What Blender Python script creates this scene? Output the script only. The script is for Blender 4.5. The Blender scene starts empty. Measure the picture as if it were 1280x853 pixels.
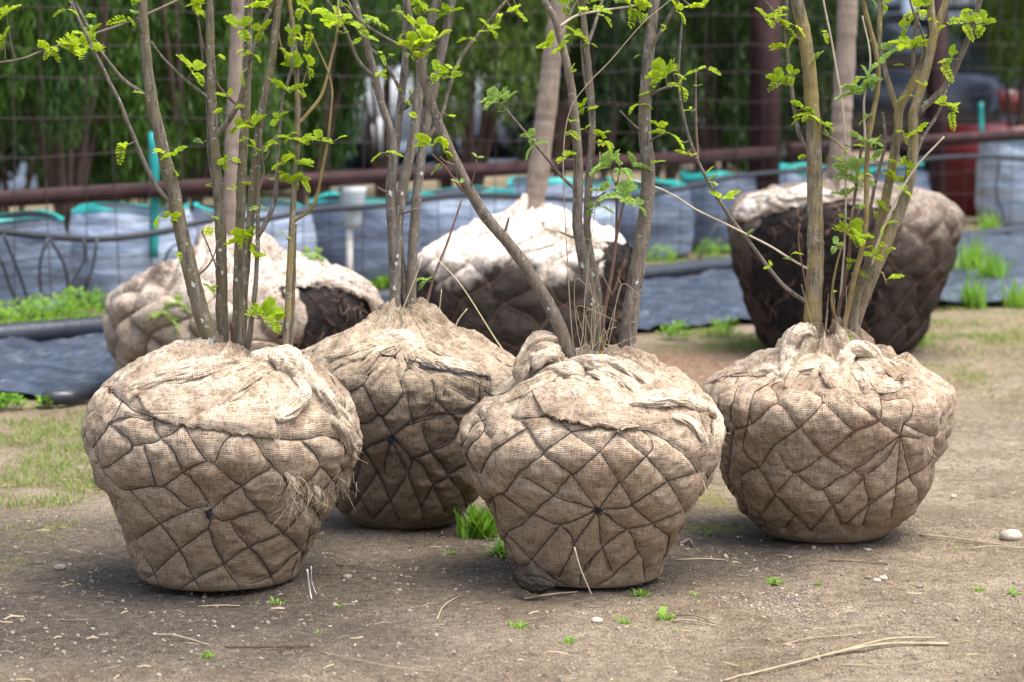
import bpy, math, random
import numpy as np
from mathutils import Vector, Matrix
from mathutils.bvhtree import BVHTree
from mathutils.kdtree import KDTree

random.seed(7)
RNG = np.random.default_rng(7)
scene = bpy.context.scene
C = scene.collection

# ------------------------------------------------------------------ camera
CAM_H, PITCH, FPX = 1.21, math.radians(7.0), 3022.0
cam = bpy.data.cameras.new('camera')
cam.sensor_width = 36.0
cam.lens = 36.0 * FPX / 1280.0
cam.clip_end = 500.0
cam.clip_start = 0.05
cam.dof.use_dof = True
cam.dof.focus_distance = 5.45
cam.dof.aperture_fstop = 4.2
cam_o = bpy.data.objects.new('camera', cam)
cam_o.location = (0, 0, CAM_H)
cam_o.rotation_euler = (math.pi / 2 - PITCH, 0, 0)
C.objects.link(cam_o)
scene.camera = cam_o

# ------------------------------------------------------------------ light (soft, bright overcast)
SUN_EL, SUN_AZ = math.radians(72), math.radians(115)   # azimuth clockwise from +Y
world = bpy.data.worlds.new('World')
scene.world = world
world.use_nodes = True
wn = world.node_tree
bg = wn.nodes['Background']
sky = wn.nodes.new('ShaderNodeTexSky')
sky.sky_type = 'NISHITA'
sky.sun_disc = False
sky.sun_elevation = SUN_EL
sky.sun_rotation = SUN_AZ
sky.air_density = 1.0
sky.dust_density = 3.0
hsv = wn.nodes.new('ShaderNodeHueSaturation')
hsv.inputs['Saturation'].default_value = 0.7
wn.links.new(sky.outputs[0], hsv.inputs['Color'])
wn.links.new(hsv.outputs[0], bg.inputs['Color'])
bg.inputs['Strength'].default_value = 0.12
sl = bpy.data.lights.new('sun', 'SUN')
sl.energy = 1.7
sl.angle = math.radians(40)
sl.color = (1.0, 0.955, 0.89)
so = bpy.data.objects.new('sun', sl)
sd = Vector((math.sin(SUN_AZ) * math.cos(SUN_EL), math.cos(SUN_AZ) * math.cos(SUN_EL), math.sin(SUN_EL)))
so.rotation_euler = sd.to_track_quat('Z', 'Y').to_euler()
so.location = (2, -2, 6)
C.objects.link(so)
scene.view_settings.view_transform = 'Standard'
scene.view_settings.look = 'None'
scene.view_settings.gamma = 1.0
scene.view_settings.exposure = 1.8
scene.cycles.max_bounces = 6
scene.cycles.transparent_max_bounces = 6

# ------------------------------------------------------------------ pixel <-> world (1280 x 853 frame)
FW = Vector((0, math.cos(PITCH), -math.sin(PITCH)))
UPV = Vector((0, math.sin(PITCH), math.cos(PITCH)))
CO = Vector((0, 0, CAM_H))
def ray(u, v):
    return (FW + Vector((1, 0, 0)) * ((u - 640) / FPX) - UPV * ((v - 426.5) / FPX))
def P(u, v, Y):
    d = ray(u, v)
    return CO + d * (Y / d.y)
def G(u, v, z=0.0):
    d = ray(u, v)
    return CO + d * ((z - CAM_H) / d.z)
def PIX(p):
    """world (n,3) array -> (u,v)"""
    p = np.asarray(p, float) - np.array(CO)
    f = p @ np.array(FW); r = p[..., 0]; w = p @ np.array(UPV)
    return 640 + FPX * r / f, 426.5 - FPX * w / f
def pxm(Y):            # metres per photo pixel at depth Y
    return Y / FPX

# ------------------------------------------------------------------ numpy noise
def _hash(ix, iy, iz, seed):
    h = (ix * 374761393 + iy * 668265263 + iz * 2147483647 + seed * 974711) & 0xffffffff
    h = ((h ^ (h >> 13)) * 1274126177) & 0xffffffff
    h = ((h ^ (h >> 16)) * 2246822519) & 0xffffffff
    return ((h ^ (h >> 15)) & 0xffff) / 65535.0
def vnoise(p, seed=0):
    p = np.asarray(p, float)
    i = np.floor(p).astype(np.int64)
    f = p - i
    f = f * f * (3 - 2 * f)
    r = 0
    for dx in (0, 1):
        wx = f[..., 0] if dx else 1 - f[..., 0]
        for dy in (0, 1):
            wy = f[..., 1] if dy else 1 - f[..., 1]
            for dz in (0, 1):
                wz = f[..., 2] if dz else 1 - f[..., 2]
                r = r + wx * wy * wz * _hash(i[..., 0] + dx, i[..., 1] + dy, i[..., 2] + dz, seed)
    return r * 2 - 1
def fbm(p, octv=4, seed=0, gain=0.5, lac=2.03):
    a, s, t = 1.0, 0, 0
    p = np.asarray(p, float)
    for o in range(octv):
        s = s + a * vnoise(p, seed + o * 17)
        t += a
        a *= gain
        p = p * lac + 11.3
    return s / t
def smooth(x, a, b):
    t = np.clip((x - a) / (b - a), 0, 1)
    return t * t * (3 - 2 * t)

# ------------------------------------------------------------------ mesh helpers
def mesh_np(name, V, F, uv=None, smooth_shade=True, attrs=None):
    """F: (n,3|4) int array or list of such arrays; uv per vertex"""
    V = np.asarray(V, np.float32)
    Fs = F if isinstance(F, list) else [F]
    Fs = [np.asarray(f, np.int32) for f in Fs if len(f)]
    me = bpy.data.meshes.new(name)
    me.vertices.add(len(V))
    me.vertices.foreach_set('co', V.ravel())
    li = np.concatenate([f.ravel() for f in Fs])
    tot = np.concatenate([np.full(len(f), f.shape[1], np.int32) for f in Fs])
    st = np.concatenate([[0], np.cumsum(tot)[:-1]]).astype(np.int32)
    me.loops.add(len(li))
    me.loops.foreach_set('vertex_index', li)
    me.polygons.add(len(tot))
    me.polygons.foreach_set('loop_start', st)
    me.polygons.foreach_set('loop_total', tot)
    if smooth_shade:
        me.polygons.foreach_set('use_smooth', np.ones(len(tot), bool))
    if uv is not None:
        l = me.uv_layers.new(name='UVMap')
        l.data.foreach_set('uv', np.asarray(uv, np.float32)[li].ravel())
    if attrs:
        for k, a in attrs.items():
            at = me.attributes.new(k, 'FLOAT', 'POINT')
            at.data.foreach_set('value', np.asarray(a, np.float32))
    me.update(calc_edges=True)
    me.validate()
    return me

def link(name, me, mat=None, parent=None, root=None):
    o = bpy.data.objects.new(name, me)
    C.objects.link(o)
    if mat is not None and me is not None and not me.materials:
        me.materials.append(mat)
    if parent is not None:
        o.parent = parent
    return o
def tag(o, label=None, cat=None, group=None, kind=None):
    if label: o['label'] = label
    if cat: o['category'] = cat
    if group: o['group'] = group
    if kind: o['kind'] = kind
    return o
def thing(name, label, cat, loc=(0, 0, 0), group=None, rz=0.0):
    o = bpy.data.objects.new(name, None)
    o.empty_display_size = 0.1
    o.location = loc
    o.rotation_euler = (0, 0, rz)
    C.objects.link(o)
    return tag(o, label, cat, group)

class MB:
    """collects vertices and faces"""
    def __init__(s): s.v = []; s.q = []; s.t = []; s.uv = []; s.n = 0
    def add(s, V, Q=None, T=None, uv=None):
        V = np.asarray(V, float)
        if Q is not None and len(Q): s.q.append(np.asarray(Q) + s.n)
        if T is not None and len(T): s.t.append(np.asarray(T) + s.n)
        s.v.append(V); s.uv.append(np.zeros((len(V), 2)) if uv is None else uv)
        s.n += len(V)
    def box(s, c, size, rot=0.0, taper=1.0):
        x, y, z = [k / 2 for k in size]
        v = np.array([(-x, -y, -z), (x, -y, -z), (x, y, -z), (-x, y, -z), (-x * taper, -y * taper, z), (x * taper, -y * taper, z), (x * taper, y * taper, z), (-x * taper, y * taper, z)])
        cr, sr = math.cos(rot), math.sin(rot)
        v = np.stack([v[:, 0] * cr - v[:, 1] * sr, v[:, 0] * sr + v[:, 1] * cr, v[:, 2]], 1) + np.array(c)
        s.add(v, [(0, 3, 2, 1), (4, 5, 6, 7), (0, 1, 5, 4), (1, 2, 6, 5), (2, 3, 7, 6), (3, 0, 4, 7)])
    def tube(s, pts, rad, sides=8, cap=True, shape=None):
        V, Q, T, uv = tube_geo(pts, rad, sides, cap, shape)
        s.add(V, Q, T, uv)
    def mesh(s, name='m', off=(0, 0, 0), sm=True, attrs=None):
        V = np.concatenate(s.v) - np.array(off)
        F = []
        if s.q: F.append(np.concatenate(s.q))
        if s.t: F.append(np.concatenate(s.t))
        return mesh_np(name, V, F, np.concatenate(s.uv), sm, attrs)
    def build(s, name, mat, parent=None, off=(0, 0, 0), sm=True):
        return link(name, s.mesh(name, off, sm), mat, parent)

def catmull(pts, step):
    """resample a 3D (or nD) polyline smoothly"""
    p = np.asarray(pts, float)
    if len(p) == 2:
        n = max(2, int(np.linalg.norm(p[1] - p[0]) / step) + 1)
        t = np.linspace(0, 1, n)[:, None]
        return p[0] * (1 - t) + p[1] * t
    q = np.vstack([2 * p[0] - p[1], p, 2 * p[-1] - p[-2]])
    out = []
    for i in range(1, len(q) - 2):
        n = max(1, int(np.linalg.norm(q[i + 1][:3] - q[i][:3]) / step))
        t = np.linspace(0, 1, n, endpoint=False)[:, None]
        a, b, c, d = q[i - 1], q[i], q[i + 1], q[i + 2]
        out.append(0.5 * ((2 * b) + (-a + c) * t + (2 * a - 5 * b + 4 * c - d) * t ** 2 + (-a + 3 * b - 3 * c + d) * t ** 3))
    out.append(q[-2][None])
    return np.vstack(out)

def tube_geo(pts, rad, sides=8, cap=True, shape=None):
    """shape: optional (n,sides) radius multiplier"""
    p = np.asarray(pts, float)
    n = len(p)
    r = np.broadcast_to(np.asarray(rad, float), (n,))
    t = np.gradient(p, axis=0)
    t /= np.linalg.norm(t, axis=1)[:, None] + 1e-12
    ref = np.array([0, 0, 1.0]) if abs(t[0][2]) < 0.9 else np.array([0, 1.0, 0])
    a = np.cross(t[0], ref); a /= np.linalg.norm(a)
    A = [a]
    for i in range(1, n):
        a = A[-1] - t[i] * np.dot(A[-1], t[i])
        a /= np.linalg.norm(a) + 1e-12
        A.append(a)
    A = np.array(A)
    B = np.cross(t, A)
    th = np.linspace(0, 2 * math.pi, sides, endpoint=False)
    R = np.broadcast_to(r[:, None], (n, sides))
    if shape is not None: R = R * shape
    V = p[:, None] + (A[:, None] * np.cos(th)[None, :, None] + B[:, None] * np.sin(th)[None, :, None]) * R[:, :, None]
    L = np.concatenate([[0], np.cumsum(np.linalg.norm(np.diff(p, axis=0), axis=1))])
    uv = np.stack([np.broadcast_to(th[None] * r.mean(), (n, sides)), np.broadcast_to(L[:, None], (n, sides))], 2).reshape(-1, 2)
    V = V.reshape(-1, 3)
    i = np.arange(n - 1)[:, None] * sides
    j = np.arange(sides)[None]
    k = (j + 1) % sides
    Q = np.stack([i + j, i + k, i + sides + k, i + sides + j], 2).reshape(-1, 4)
    T = []
    if cap:
        V = np.vstack([V, p[:1], p[-1:]])
        uv = np.vstack([uv, uv[:1], uv[-1:]])
        m = n * sides
        jj = np.arange(sides); kk = (jj + 1) % sides
        T = np.vstack([np.stack([np.full(sides, m), kk, jj], 1), np.stack([np.full(sides, m + 1), m - sides + jj, m - sides + kk], 1)])
    return V, Q, T, uv

# ------------------------------------------------------------------ materials
def new_mat(name, rough=0.85, spec=0.25):
    m = bpy.data.materials.new(name)
    m.use_nodes = True
    nt = m.node_tree
    b = nt.nodes['Principled BSDF']
    b.inputs['Roughness'].default_value = rough
    b.inputs['Specular IOR Level'].default_value = spec
    return m, nt, b
def N(nt, typ, **kw):
    n = nt.nodes.new(typ)
    for k, v in kw.items():
        if k in n.inputs: n.inputs[k].default_value = v
        else: setattr(n, k, v)
    return n
def noise(nt, vec, scale, detail=4, rough=0.55, dist=0.0):
    n = N(nt, 'ShaderNodeTexNoise')
    n.inputs['Scale'].default_value = scale
    n.inputs['Detail'].default_value = detail
    n.inputs['Roughness'].default_value = rough
    n.inputs['Distortion'].default_value = dist
    if vec is not None: nt.links.new(vec, n.inputs['Vector'])
    return n.outputs['Fac']
def ramp(nt, fac, stops):
    r = N(nt, 'ShaderNodeValToRGB')
    e = r.color_ramp.elements
    while len(e) < len(stops): e.new(0.5)
    for k, (p, c) in enumerate(stops):
        e[k].position = p
        e[k].color = (c, c, c, 1) if not hasattr(c, '__len__') else (*c, 1)
    nt.links.new(fac, r.inputs['Fac'])
    return r.outputs['Color']
def mix(nt, fac, a, b, mode='MIX'):
    m = N(nt, 'ShaderNodeMix', data_type='RGBA', blend_type=mode)
    for s, x in ((0, fac), (6, a), (7, b)):
        if hasattr(x, 'is_linked') or hasattr(x, 'links'): nt.links.new(x, m.inputs[s])
        elif hasattr(x, '__len__'): m.inputs[s].default_value = (*x, 1)
        else: m.inputs[s].default_value = x if s == 0 else (x, x, x, 1)
    return m.outputs[2]
def math_(nt, op, a, b=None, c=None):
    m = N(nt, 'ShaderNodeMath', operation=op)
    for s, x in enumerate((a, b, c)):
        if x is None: continue
        if isinstance(x, (int, float)): m.inputs[s].default_value = x
        else: nt.links.new(x, m.inputs[s])
    return m.outputs[0]
def objco(nt): return N(nt, 'ShaderNodeTexCoord').outputs['Object']
def uvco(nt): return N(nt, 'ShaderNodeTexCoord').outputs['UV']
def mapping(nt, vec, scale):
    m = N(nt, 'ShaderNodeMapping')
    m.inputs['Scale'].default_value = scale
    nt.links.new(vec, m.inputs['Vector'])
    return m.outputs[0]
def bump(nt, b, height, dist, strength=1.0, normal=None):
    n = N(nt, 'ShaderNodeBump')
    n.inputs['Strength'].default_value = strength
    n.inputs['Distance'].default_value = dist
    nt.links.new(height, n.inputs['Height'])
    if normal is not None: nt.links.new(normal, n.inputs['Normal'])
    nt.links.new(n.outputs[0], b.inputs['Normal'])
    return n.outputs[0]
def attr(nt, name): return N(nt, 'ShaderNodeAttribute', attribute_name=name).outputs['Fac']
def setc(nt, b, col): nt.links.new(col, b.inputs['Base Color'])

def simple(name, col, rough=0.8, var=0.25, scale=12.0, spec=0.25, bd=0.0, metal=0.0):
    m, nt, b = new_mat(name, rough, spec)
    co = objco(nt)
    f = noise(nt, co, scale, 5, 0.6)
    lo = tuple(c * (1 - var) for c in col); hi = tuple(min(1, c * (1 + var)) for c in col)
    setc(nt, b, ramp(nt, f, [(0.3, lo), (0.7, hi)]))
    b.inputs['Metallic'].default_value = metal
    if bd: bump(nt, b, noise(nt, co, scale * 4, 4), bd)
    return m

def burlap_mat(name, base, pale, dirt, pitch=0.0038, stain=0.5, wet=None, wetk=0.9):
    """plain jute weave in the UV (metres), slubs, sun-bleached and soiled areas with shapes of their own"""
    m, nt, b = new_mat(name, 0.95, 0.1)
    co, uv = objco(nt), uvco(nt)
    wob = N(nt, 'ShaderNodeTexNoise'); wob.inputs['Scale'].default_value = 14; wob.inputs['Detail'].default_value = 2
    nt.links.new(uv, wob.inputs['Vector'])
    off = N(nt, 'ShaderNodeVectorMath', operation='MULTIPLY_ADD')
    nt.links.new(wob.outputs['Color'], off.inputs[0]); off.inputs[1].default_value = (0.02, 0.02, 0); nt.links.new(uv, off.inputs[2])
    sep = N(nt, 'ShaderNodeSeparateXYZ'); nt.links.new(off.outputs[0], sep.inputs[0])
    su = math_(nt, 'ABSOLUTE', math_(nt, 'SINE', math_(nt, 'MULTIPLY', sep.outputs[0], math.pi / pitch)))
    sv = math_(nt, 'ABSOLUTE', math_(nt, 'SINE', math_(nt, 'MULTIPLY', sep.outputs[1], math.pi / pitch)))
    weave = math_(nt, 'MULTIPLY', su, sv)
    # slubs: noise stretched along each thread
    s1 = noise(nt, mapping(nt, off.outputs[0], (1 / pitch, 30, 1)), 1.0, 2, 0.6)
    s2 = noise(nt, mapping(nt, off.outputs[0], (30, 1 / pitch, 1)), 1.0, 2, 0.6)
    slub = math_(nt, 'ADD', s1, s2)
    big = noise(nt, co, 5.5, 5, 0.6, 0.4)
    med = noise(nt, co, 26, 5, 0.65)
    fin = noise(nt, co, 160, 3, 0.6)
    c = mix(nt, ramp(nt, med, [(0.35, 0.0), (0.68, 1.0)]), base, pale)
    c = mix(nt, math_(nt, 'MULTIPLY', ramp(nt, big, [(0.46, 0.0), (0.66, 1.0)]), stain), c, dirt)
    c = mix(nt, 1.0, c, ramp(nt, slub, [(0.72, 0.52), (1.28, 1.48)]), 'MULTIPLY')
    c = mix(nt, 1.0, c, ramp(nt, weave, [(0.02, 0.66), (0.45, 1.08)]), 'MULTIPLY')
    mot = noise(nt, co, 75, 4, 0.7)
    c = mix(nt, math_(nt, 'MULTIPLY', ramp(nt, mot, [(0.50, 0.0), (0.66, 1.0)]), 0.65), c, dirt)
    fl = ramp(nt, fin, [(0.64, 0.0), (0.72, 0.5)])
    c = mix(nt, fl, c, tuple(min(1, k * 1.5) for k in pale))
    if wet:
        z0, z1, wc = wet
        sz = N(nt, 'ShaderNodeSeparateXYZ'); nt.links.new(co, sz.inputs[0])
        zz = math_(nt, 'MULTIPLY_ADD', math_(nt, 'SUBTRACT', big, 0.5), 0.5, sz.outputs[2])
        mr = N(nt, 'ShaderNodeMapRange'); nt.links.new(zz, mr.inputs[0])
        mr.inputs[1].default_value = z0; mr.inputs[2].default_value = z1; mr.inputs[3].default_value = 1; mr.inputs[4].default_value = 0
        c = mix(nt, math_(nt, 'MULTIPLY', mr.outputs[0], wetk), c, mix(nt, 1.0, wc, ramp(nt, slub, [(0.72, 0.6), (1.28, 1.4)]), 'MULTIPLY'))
    setc(nt, b, c)
    hh = math_(nt, 'ADD', weave, math_(nt, 'MULTIPLY', slub, 0.5))
    n1 = bump(nt, b, hh, 0.0014, 0.8)
    bump(nt, b, noise(nt, co, 60, 4, 0.6), 0.004, 0.6, n1)
    return m

def bark_mat(name, dark, lite, olive, lichen=0.5):
    m, nt, b = new_mat(name, 0.75, 0.25)
    co = objco(nt)
    f1 = noise(nt, mapping(nt, co, (110, 110, 16)), 1.0, 6, 0.7)
    f2 = noise(nt, co, 14, 3, 0.5)
    f3 = noise(nt, co, 95, 4, 0.6, 0.3)
    f4 = noise(nt, mapping(nt, co, (70, 70, 260)), 1.0, 2, 0.5)
    c = mix(nt, ramp(nt, f1, [(0.38, 0), (0.62, 1)]), dark, lite)
    c = mix(nt, ramp(nt, f2, [(0.42, 0), (0.6, 0.85)]), c, olive)
    c = mix(nt, ramp(nt, f4, [(0.66, 0), (0.72, 0.35)]), c, tuple(min(1, k * 2.1) for k in lite))
    sz = N(nt, 'ShaderNodeSeparateXYZ'); nt.links.new(co, sz.inputs[0])
    li = ramp(nt, f3, [(0.61, 0), (0.66, lichen * .75)])
    c = mix(nt, li, c, (0.50, 0.53, 0.50))
    setc(nt, b, c)
    hh = math_(nt, 'ADD', f1, math_(nt, 'MULTIPLY', f4, 0.12))
    bump(nt, b, hh, 0.005, 1.0)
    return m

def leaf_mat(name, c1, c2, trans=0.45):
    m, nt, b = new_mat(name, 0.5, 0.35)
    gi = N(nt, 'ShaderNodeNewGeometry').outputs['Random Per Island']
    oi = N(nt, 'ShaderNodeObjectInfo').outputs['Random']
    f = math_(nt, 'ADD', math_(nt, 'MULTIPLY', gi, 0.5), math_(nt, 'MULTIPLY', oi, 0.5))
    c = mix(nt, f, c1, c2)
    setc(nt, b, c)
    tr = N(nt, 'ShaderNodeBsdfTranslucent'); nt.links.new(c, tr.inputs['Color'])
    ms = N(nt, 'ShaderNodeMixShader'); ms.inputs[0].default_value = trans
    out = nt.nodes['Material Output']
    nt.links.new(b.outputs[0], ms.inputs[1]); nt.links.new(tr.outputs[0], ms.inputs[2])
    nt.links.new(ms.outputs[0], out.inputs['Surface'])
    return m

M = {}
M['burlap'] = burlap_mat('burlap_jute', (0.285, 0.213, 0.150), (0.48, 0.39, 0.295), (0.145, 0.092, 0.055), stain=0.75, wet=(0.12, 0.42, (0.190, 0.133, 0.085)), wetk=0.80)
M['burlap_loose'] = burlap_mat('burlap_loose_weave', (0.35, 0.275, 0.20), (0.51, 0.425, 0.33), (0.20, 0.14, 0.088), pitch=0.0034, stain=0.4)
M['burlap_dim'] = burlap_mat('burlap_darker', (0.27, 0.205, 0.142), (0.46, 0.375, 0.28), (0.12, 0.082, 0.05), stain=0.7, wet=(0.18, 0.46, (0.105, 0.076, 0.050)), wetk=0.86)  # darker jute for the second ball, darkest towards the bottom
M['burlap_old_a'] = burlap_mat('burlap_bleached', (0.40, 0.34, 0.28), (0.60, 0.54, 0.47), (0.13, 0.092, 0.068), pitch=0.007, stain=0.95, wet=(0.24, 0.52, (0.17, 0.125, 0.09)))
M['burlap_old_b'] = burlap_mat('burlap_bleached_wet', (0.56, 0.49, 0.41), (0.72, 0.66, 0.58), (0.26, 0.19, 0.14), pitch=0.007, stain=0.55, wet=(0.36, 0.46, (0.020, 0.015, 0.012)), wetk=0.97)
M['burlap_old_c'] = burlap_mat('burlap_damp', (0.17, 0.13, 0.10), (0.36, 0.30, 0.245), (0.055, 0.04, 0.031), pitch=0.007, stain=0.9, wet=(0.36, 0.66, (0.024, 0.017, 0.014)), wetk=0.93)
M['thread'] = simple('jute_thread', (0.46, 0.37, 0.26), 0.9, 0.3, 60)
M['wire_dark'] = simple('netting_dark', (0.040, 0.032, 0.032), 0.7, 0.5, 30, 0.3)
M['wire_rust'] = simple('netting_rust', (0.115, 0.052, 0.032), 0.8, 0.5, 30, 0.2)
M['wire_black'] = simple('netting_black', (0.022, 0.022, 0.028), 0.6, 0.4, 30, 0.3)
M['wire_mix'] = simple('netting_faded_rust', (0.17, 0.10, 0.07), 0.85, 0.35, 8, 0.2)
M['bark_a'] = bark_mat('bark_grey_brown', (0.062, 0.050, 0.036), (0.215, 0.182, 0.135), (0.15, 0.122, 0.065), 0.6)
M['bark_b'] = bark_mat('bark_grey', (0.070, 0.058, 0.048), (0.225, 0.192, 0.162), (0.15, 0.122, 0.092), 0.65)
M['bark_c'] = bark_mat('bark_red_grey', (0.070, 0.054, 0.042), (0.225, 0.185, 0.148), (0.155, 0.122, 0.088), 0.5)
M['bark_d'] = bark_mat('bark_olive', (0.095, 0.072, 0.042), (0.27, 0.225, 0.16), (0.26, 0.195, 0.065), 0.45)
M['bark_old'] = bark_mat('bark_large_trunk', (0.16, 0.12, 0.095), (0.28, 0.22, 0.175), (0.22, 0.17, 0.13), 0.2)
M['bark_split'] = simple('split_red_wood', (0.085, 0.028, 0.02), 0.8, 0.5, 60, 0.2, 0.002)
M['twig_red'] = simple('twig_red', (0.15, 0.085, 0.066), 0.6, 0.3, 40)
M['twig_grey'] = simple('twig_grey_brown', (0.15, 0.115, 0.09), 0.7, 0.35, 40)
M['twig_olive'] = simple('twig_olive', (0.20, 0.15, 0.06), 0.6, 0.35, 30)
M['twig_pale'] = simple('twig_pale_dry', (0.48, 0.40, 0.30), 0.8, 0.2, 40)
M['lichen'] = simple('lichen', (0.50, 0.55, 0.50), 0.95, 0.3, 120, 0.05, 0.003)
M['leaf'] = leaf_mat('young_leaf', (0.30, 0.46, 0.02), (0.56, 0.66, 0.035), 0.55)
M['leaf_soft'] = leaf_mat('young_leaf_grey', (0.27, 0.42, 0.09), (0.38, 0.52, 0.14), 0.5)
M['weed'] = leaf_mat('weed_leaf', (0.14, 0.30, 0.03), (0.28, 0.46, 0.05), 0.45)
M['grass'] = leaf_mat('grass_blade', (0.085, 0.16, 0.02), (0.26, 0.32, 0.06), 0.35)
M['grass_dry'] = leaf_mat('grass_dry', (0.34, 0.26, 0.14), (0.48, 0.39, 0.24), 0.25)
M['straw'] = simple('straw', (0.33, 0.26, 0.17), 0.8, 0.25, 40)
M['straw_pale'] = simple('straw_yellow', (0.66, 0.58, 0.34), 0.7, 0.15, 40)
M['string'] = simple('pale_string', (0.66, 0.62, 0.55), 0.8, 0.15, 40)
M['stone'] = simple('stone', (0.24, 0.20, 0.16), 0.9, 0.4, 40, 0.2, 0.003)
M['stone_pale'] = simple('stone_pale', (0.42, 0.36, 0.29), 0.9, 0.25, 40, 0.2, 0.003)
def root_soil():
    m, nt, b = new_mat('exposed_root_soil', 0.95, 0.1)
    co = objco(nt)
    f = noise(nt, co, 45, 6, 0.7)
    setc(nt, b, ramp(nt, f, [(0.3, (0.014, 0.012, 0.012)), (0.55, (0.034, 0.027, 0.024)), (0.8, (0.11, 0.085, 0.068))]))
    bump(nt, b, f, 0.03, 1.0)
    return m
M['root_soil'] = root_soil()
M['root'] = simple('root', (0.075, 0.045, 0.034), 0.85, 0.4, 20)

# ================================================================== GROUND
FA = np.array([-2.34, 10.30]); FD = np.array([0.717, 0.697]); FN = np.array([-0.697, 0.717])   # fence line, direction, normal away from camera
def fence_pt(s, off=0.0, z=0.0):
    q = FA + FD * s + FN * off
    return Vector((q[0], q[1], z))

def ground_masks(x, y):
    p = np.stack([x, y, np.zeros_like(x)], -1)
    yy = np.maximum(y, 1.0)
    u, v = PIX(np.stack([x, yy, np.zeros_like(x)], -1))
    n1 = fbm(p * 2.2, 4, 3); n2 = fbm(p * 6.0, 4, 9); n3 = fbm(p * 1.1, 3, 21)
    left = smooth(-u, -215, -95) * smooth(v, 480, 515) * smooth(-v, -735, -600)
    left = np.maximum(left, smooth(-u, -330, -120) * smooth(v, 470, 490) * smooth(-v, -600, -520) * 0.8)
    right = smooth(u, 1080, 1190) * smooth(v, 360, 395) * smooth(-v, -560, -430)
    mid = smooth(v, 395, 412) * smooth(-v, -450, -432) * smooth(u, 640, 780) * 0.8
    far = smooth(-v, -410, -385) * 0.55
    g = np.clip(np.maximum.reduce([left, right * 0.8, mid, far]) * (0.70 + 0.9 * n1 + 1.9 * n2), 0, 1)
    moss = smooth(-u, -230, -60) * smooth(v, 590, 640) * smooth(-v, -720, -670) * smooth(n1 + n2 * 0.5, -0.2, 0.3)
    moss = np.maximum(moss, 0.6 * smooth(u, 800, 880) * smooth(-u, -960, -900) * smooth(v, 585, 620) * smooth(-v, -700, -650) * smooth(n2, -0.1, 0.35))
    dark_soil = smooth(-u, -860, -350) * smooth(v, 600, 680) * smooth(-v, -890, -775)  # darker soil tone at left, around the front balls and further back
    dark_soil = np.maximum(dark_soil, 0.9 * smooth(v, 625, 655) * smooth(-v, -765, -700) * smooth(-u, -1150, -950))
    dark_soil = np.maximum(dark_soil, smooth(v, 415, 450) * smooth(-v, -470, -445) * smooth(u, 760, 900) * smooth(-u, -1230, -1120) * 0.8)
    dark_soil = np.clip(dark_soil * (0.95 + 0.8 * n1), 0, 1)
    rust = smooth(u, 770, 820) * smooth(-u, -985, -900) * smooth(v, 425, 445) * smooth(-v, -520, -470) * np.clip(0.7 + n2, 0, 1)
    dry = np.clip(right * (0.6 + 1.1 * n2) + left * np.clip(n2 * 1.6 - 0.1, 0, 1), 0, 1)
    return dict(grassy=g, moss=np.clip(moss, 0, 1), dark_soil=dark_soil, rust=rust, dry=dry), u, v, n3

def spaced(a, b, fine0, fine1, step, growth=1.22):
    mid = list(np.arange(fine0, fine1 + 1e-6, step))
    lo, s, x = [], step, fine0
    while x > a:
        s *= growth; x -= s; lo.append(x)
    hi, s, x = [], step, fine1
    while x < b:
        s *= growth; x += s; hi.append(x)
    return np.array(lo[::-1] + mid + hi)
def ground_h(x, y):
    p = np.stack([x, y, np.zeros_like(x)], -1)
    near = smooth(-y, -11.0, -7.5)
    h = 0.010 * fbm(p * 3.0, 3, 5) + 0.006 * fbm(p * 11, 3, 8) + 0.0035 * fbm(p * 42, 3, 13)
    return h * near - 0.004
gx = spaced(-160, 160, -1.75, 1.85, 0.0125)
gy = spaced(-40, 240, 4.3, 7.6, 0.014, 1.10)
X, Y = np.meshgrid(gx, gy)
gm, gu, gv, gn3 = ground_masks(X.ravel(), Y.ravel())
Z = ground_h(X.ravel(), Y.ravel())
nx, ny = len(gx), len(gy)
ii = np.arange(ny - 1)[:, None] * nx + np.arange(nx - 1)[None]
GF = np.stack([ii, ii + 1, ii + nx + 1, ii + nx], 2).reshape(-1, 4)

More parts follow.
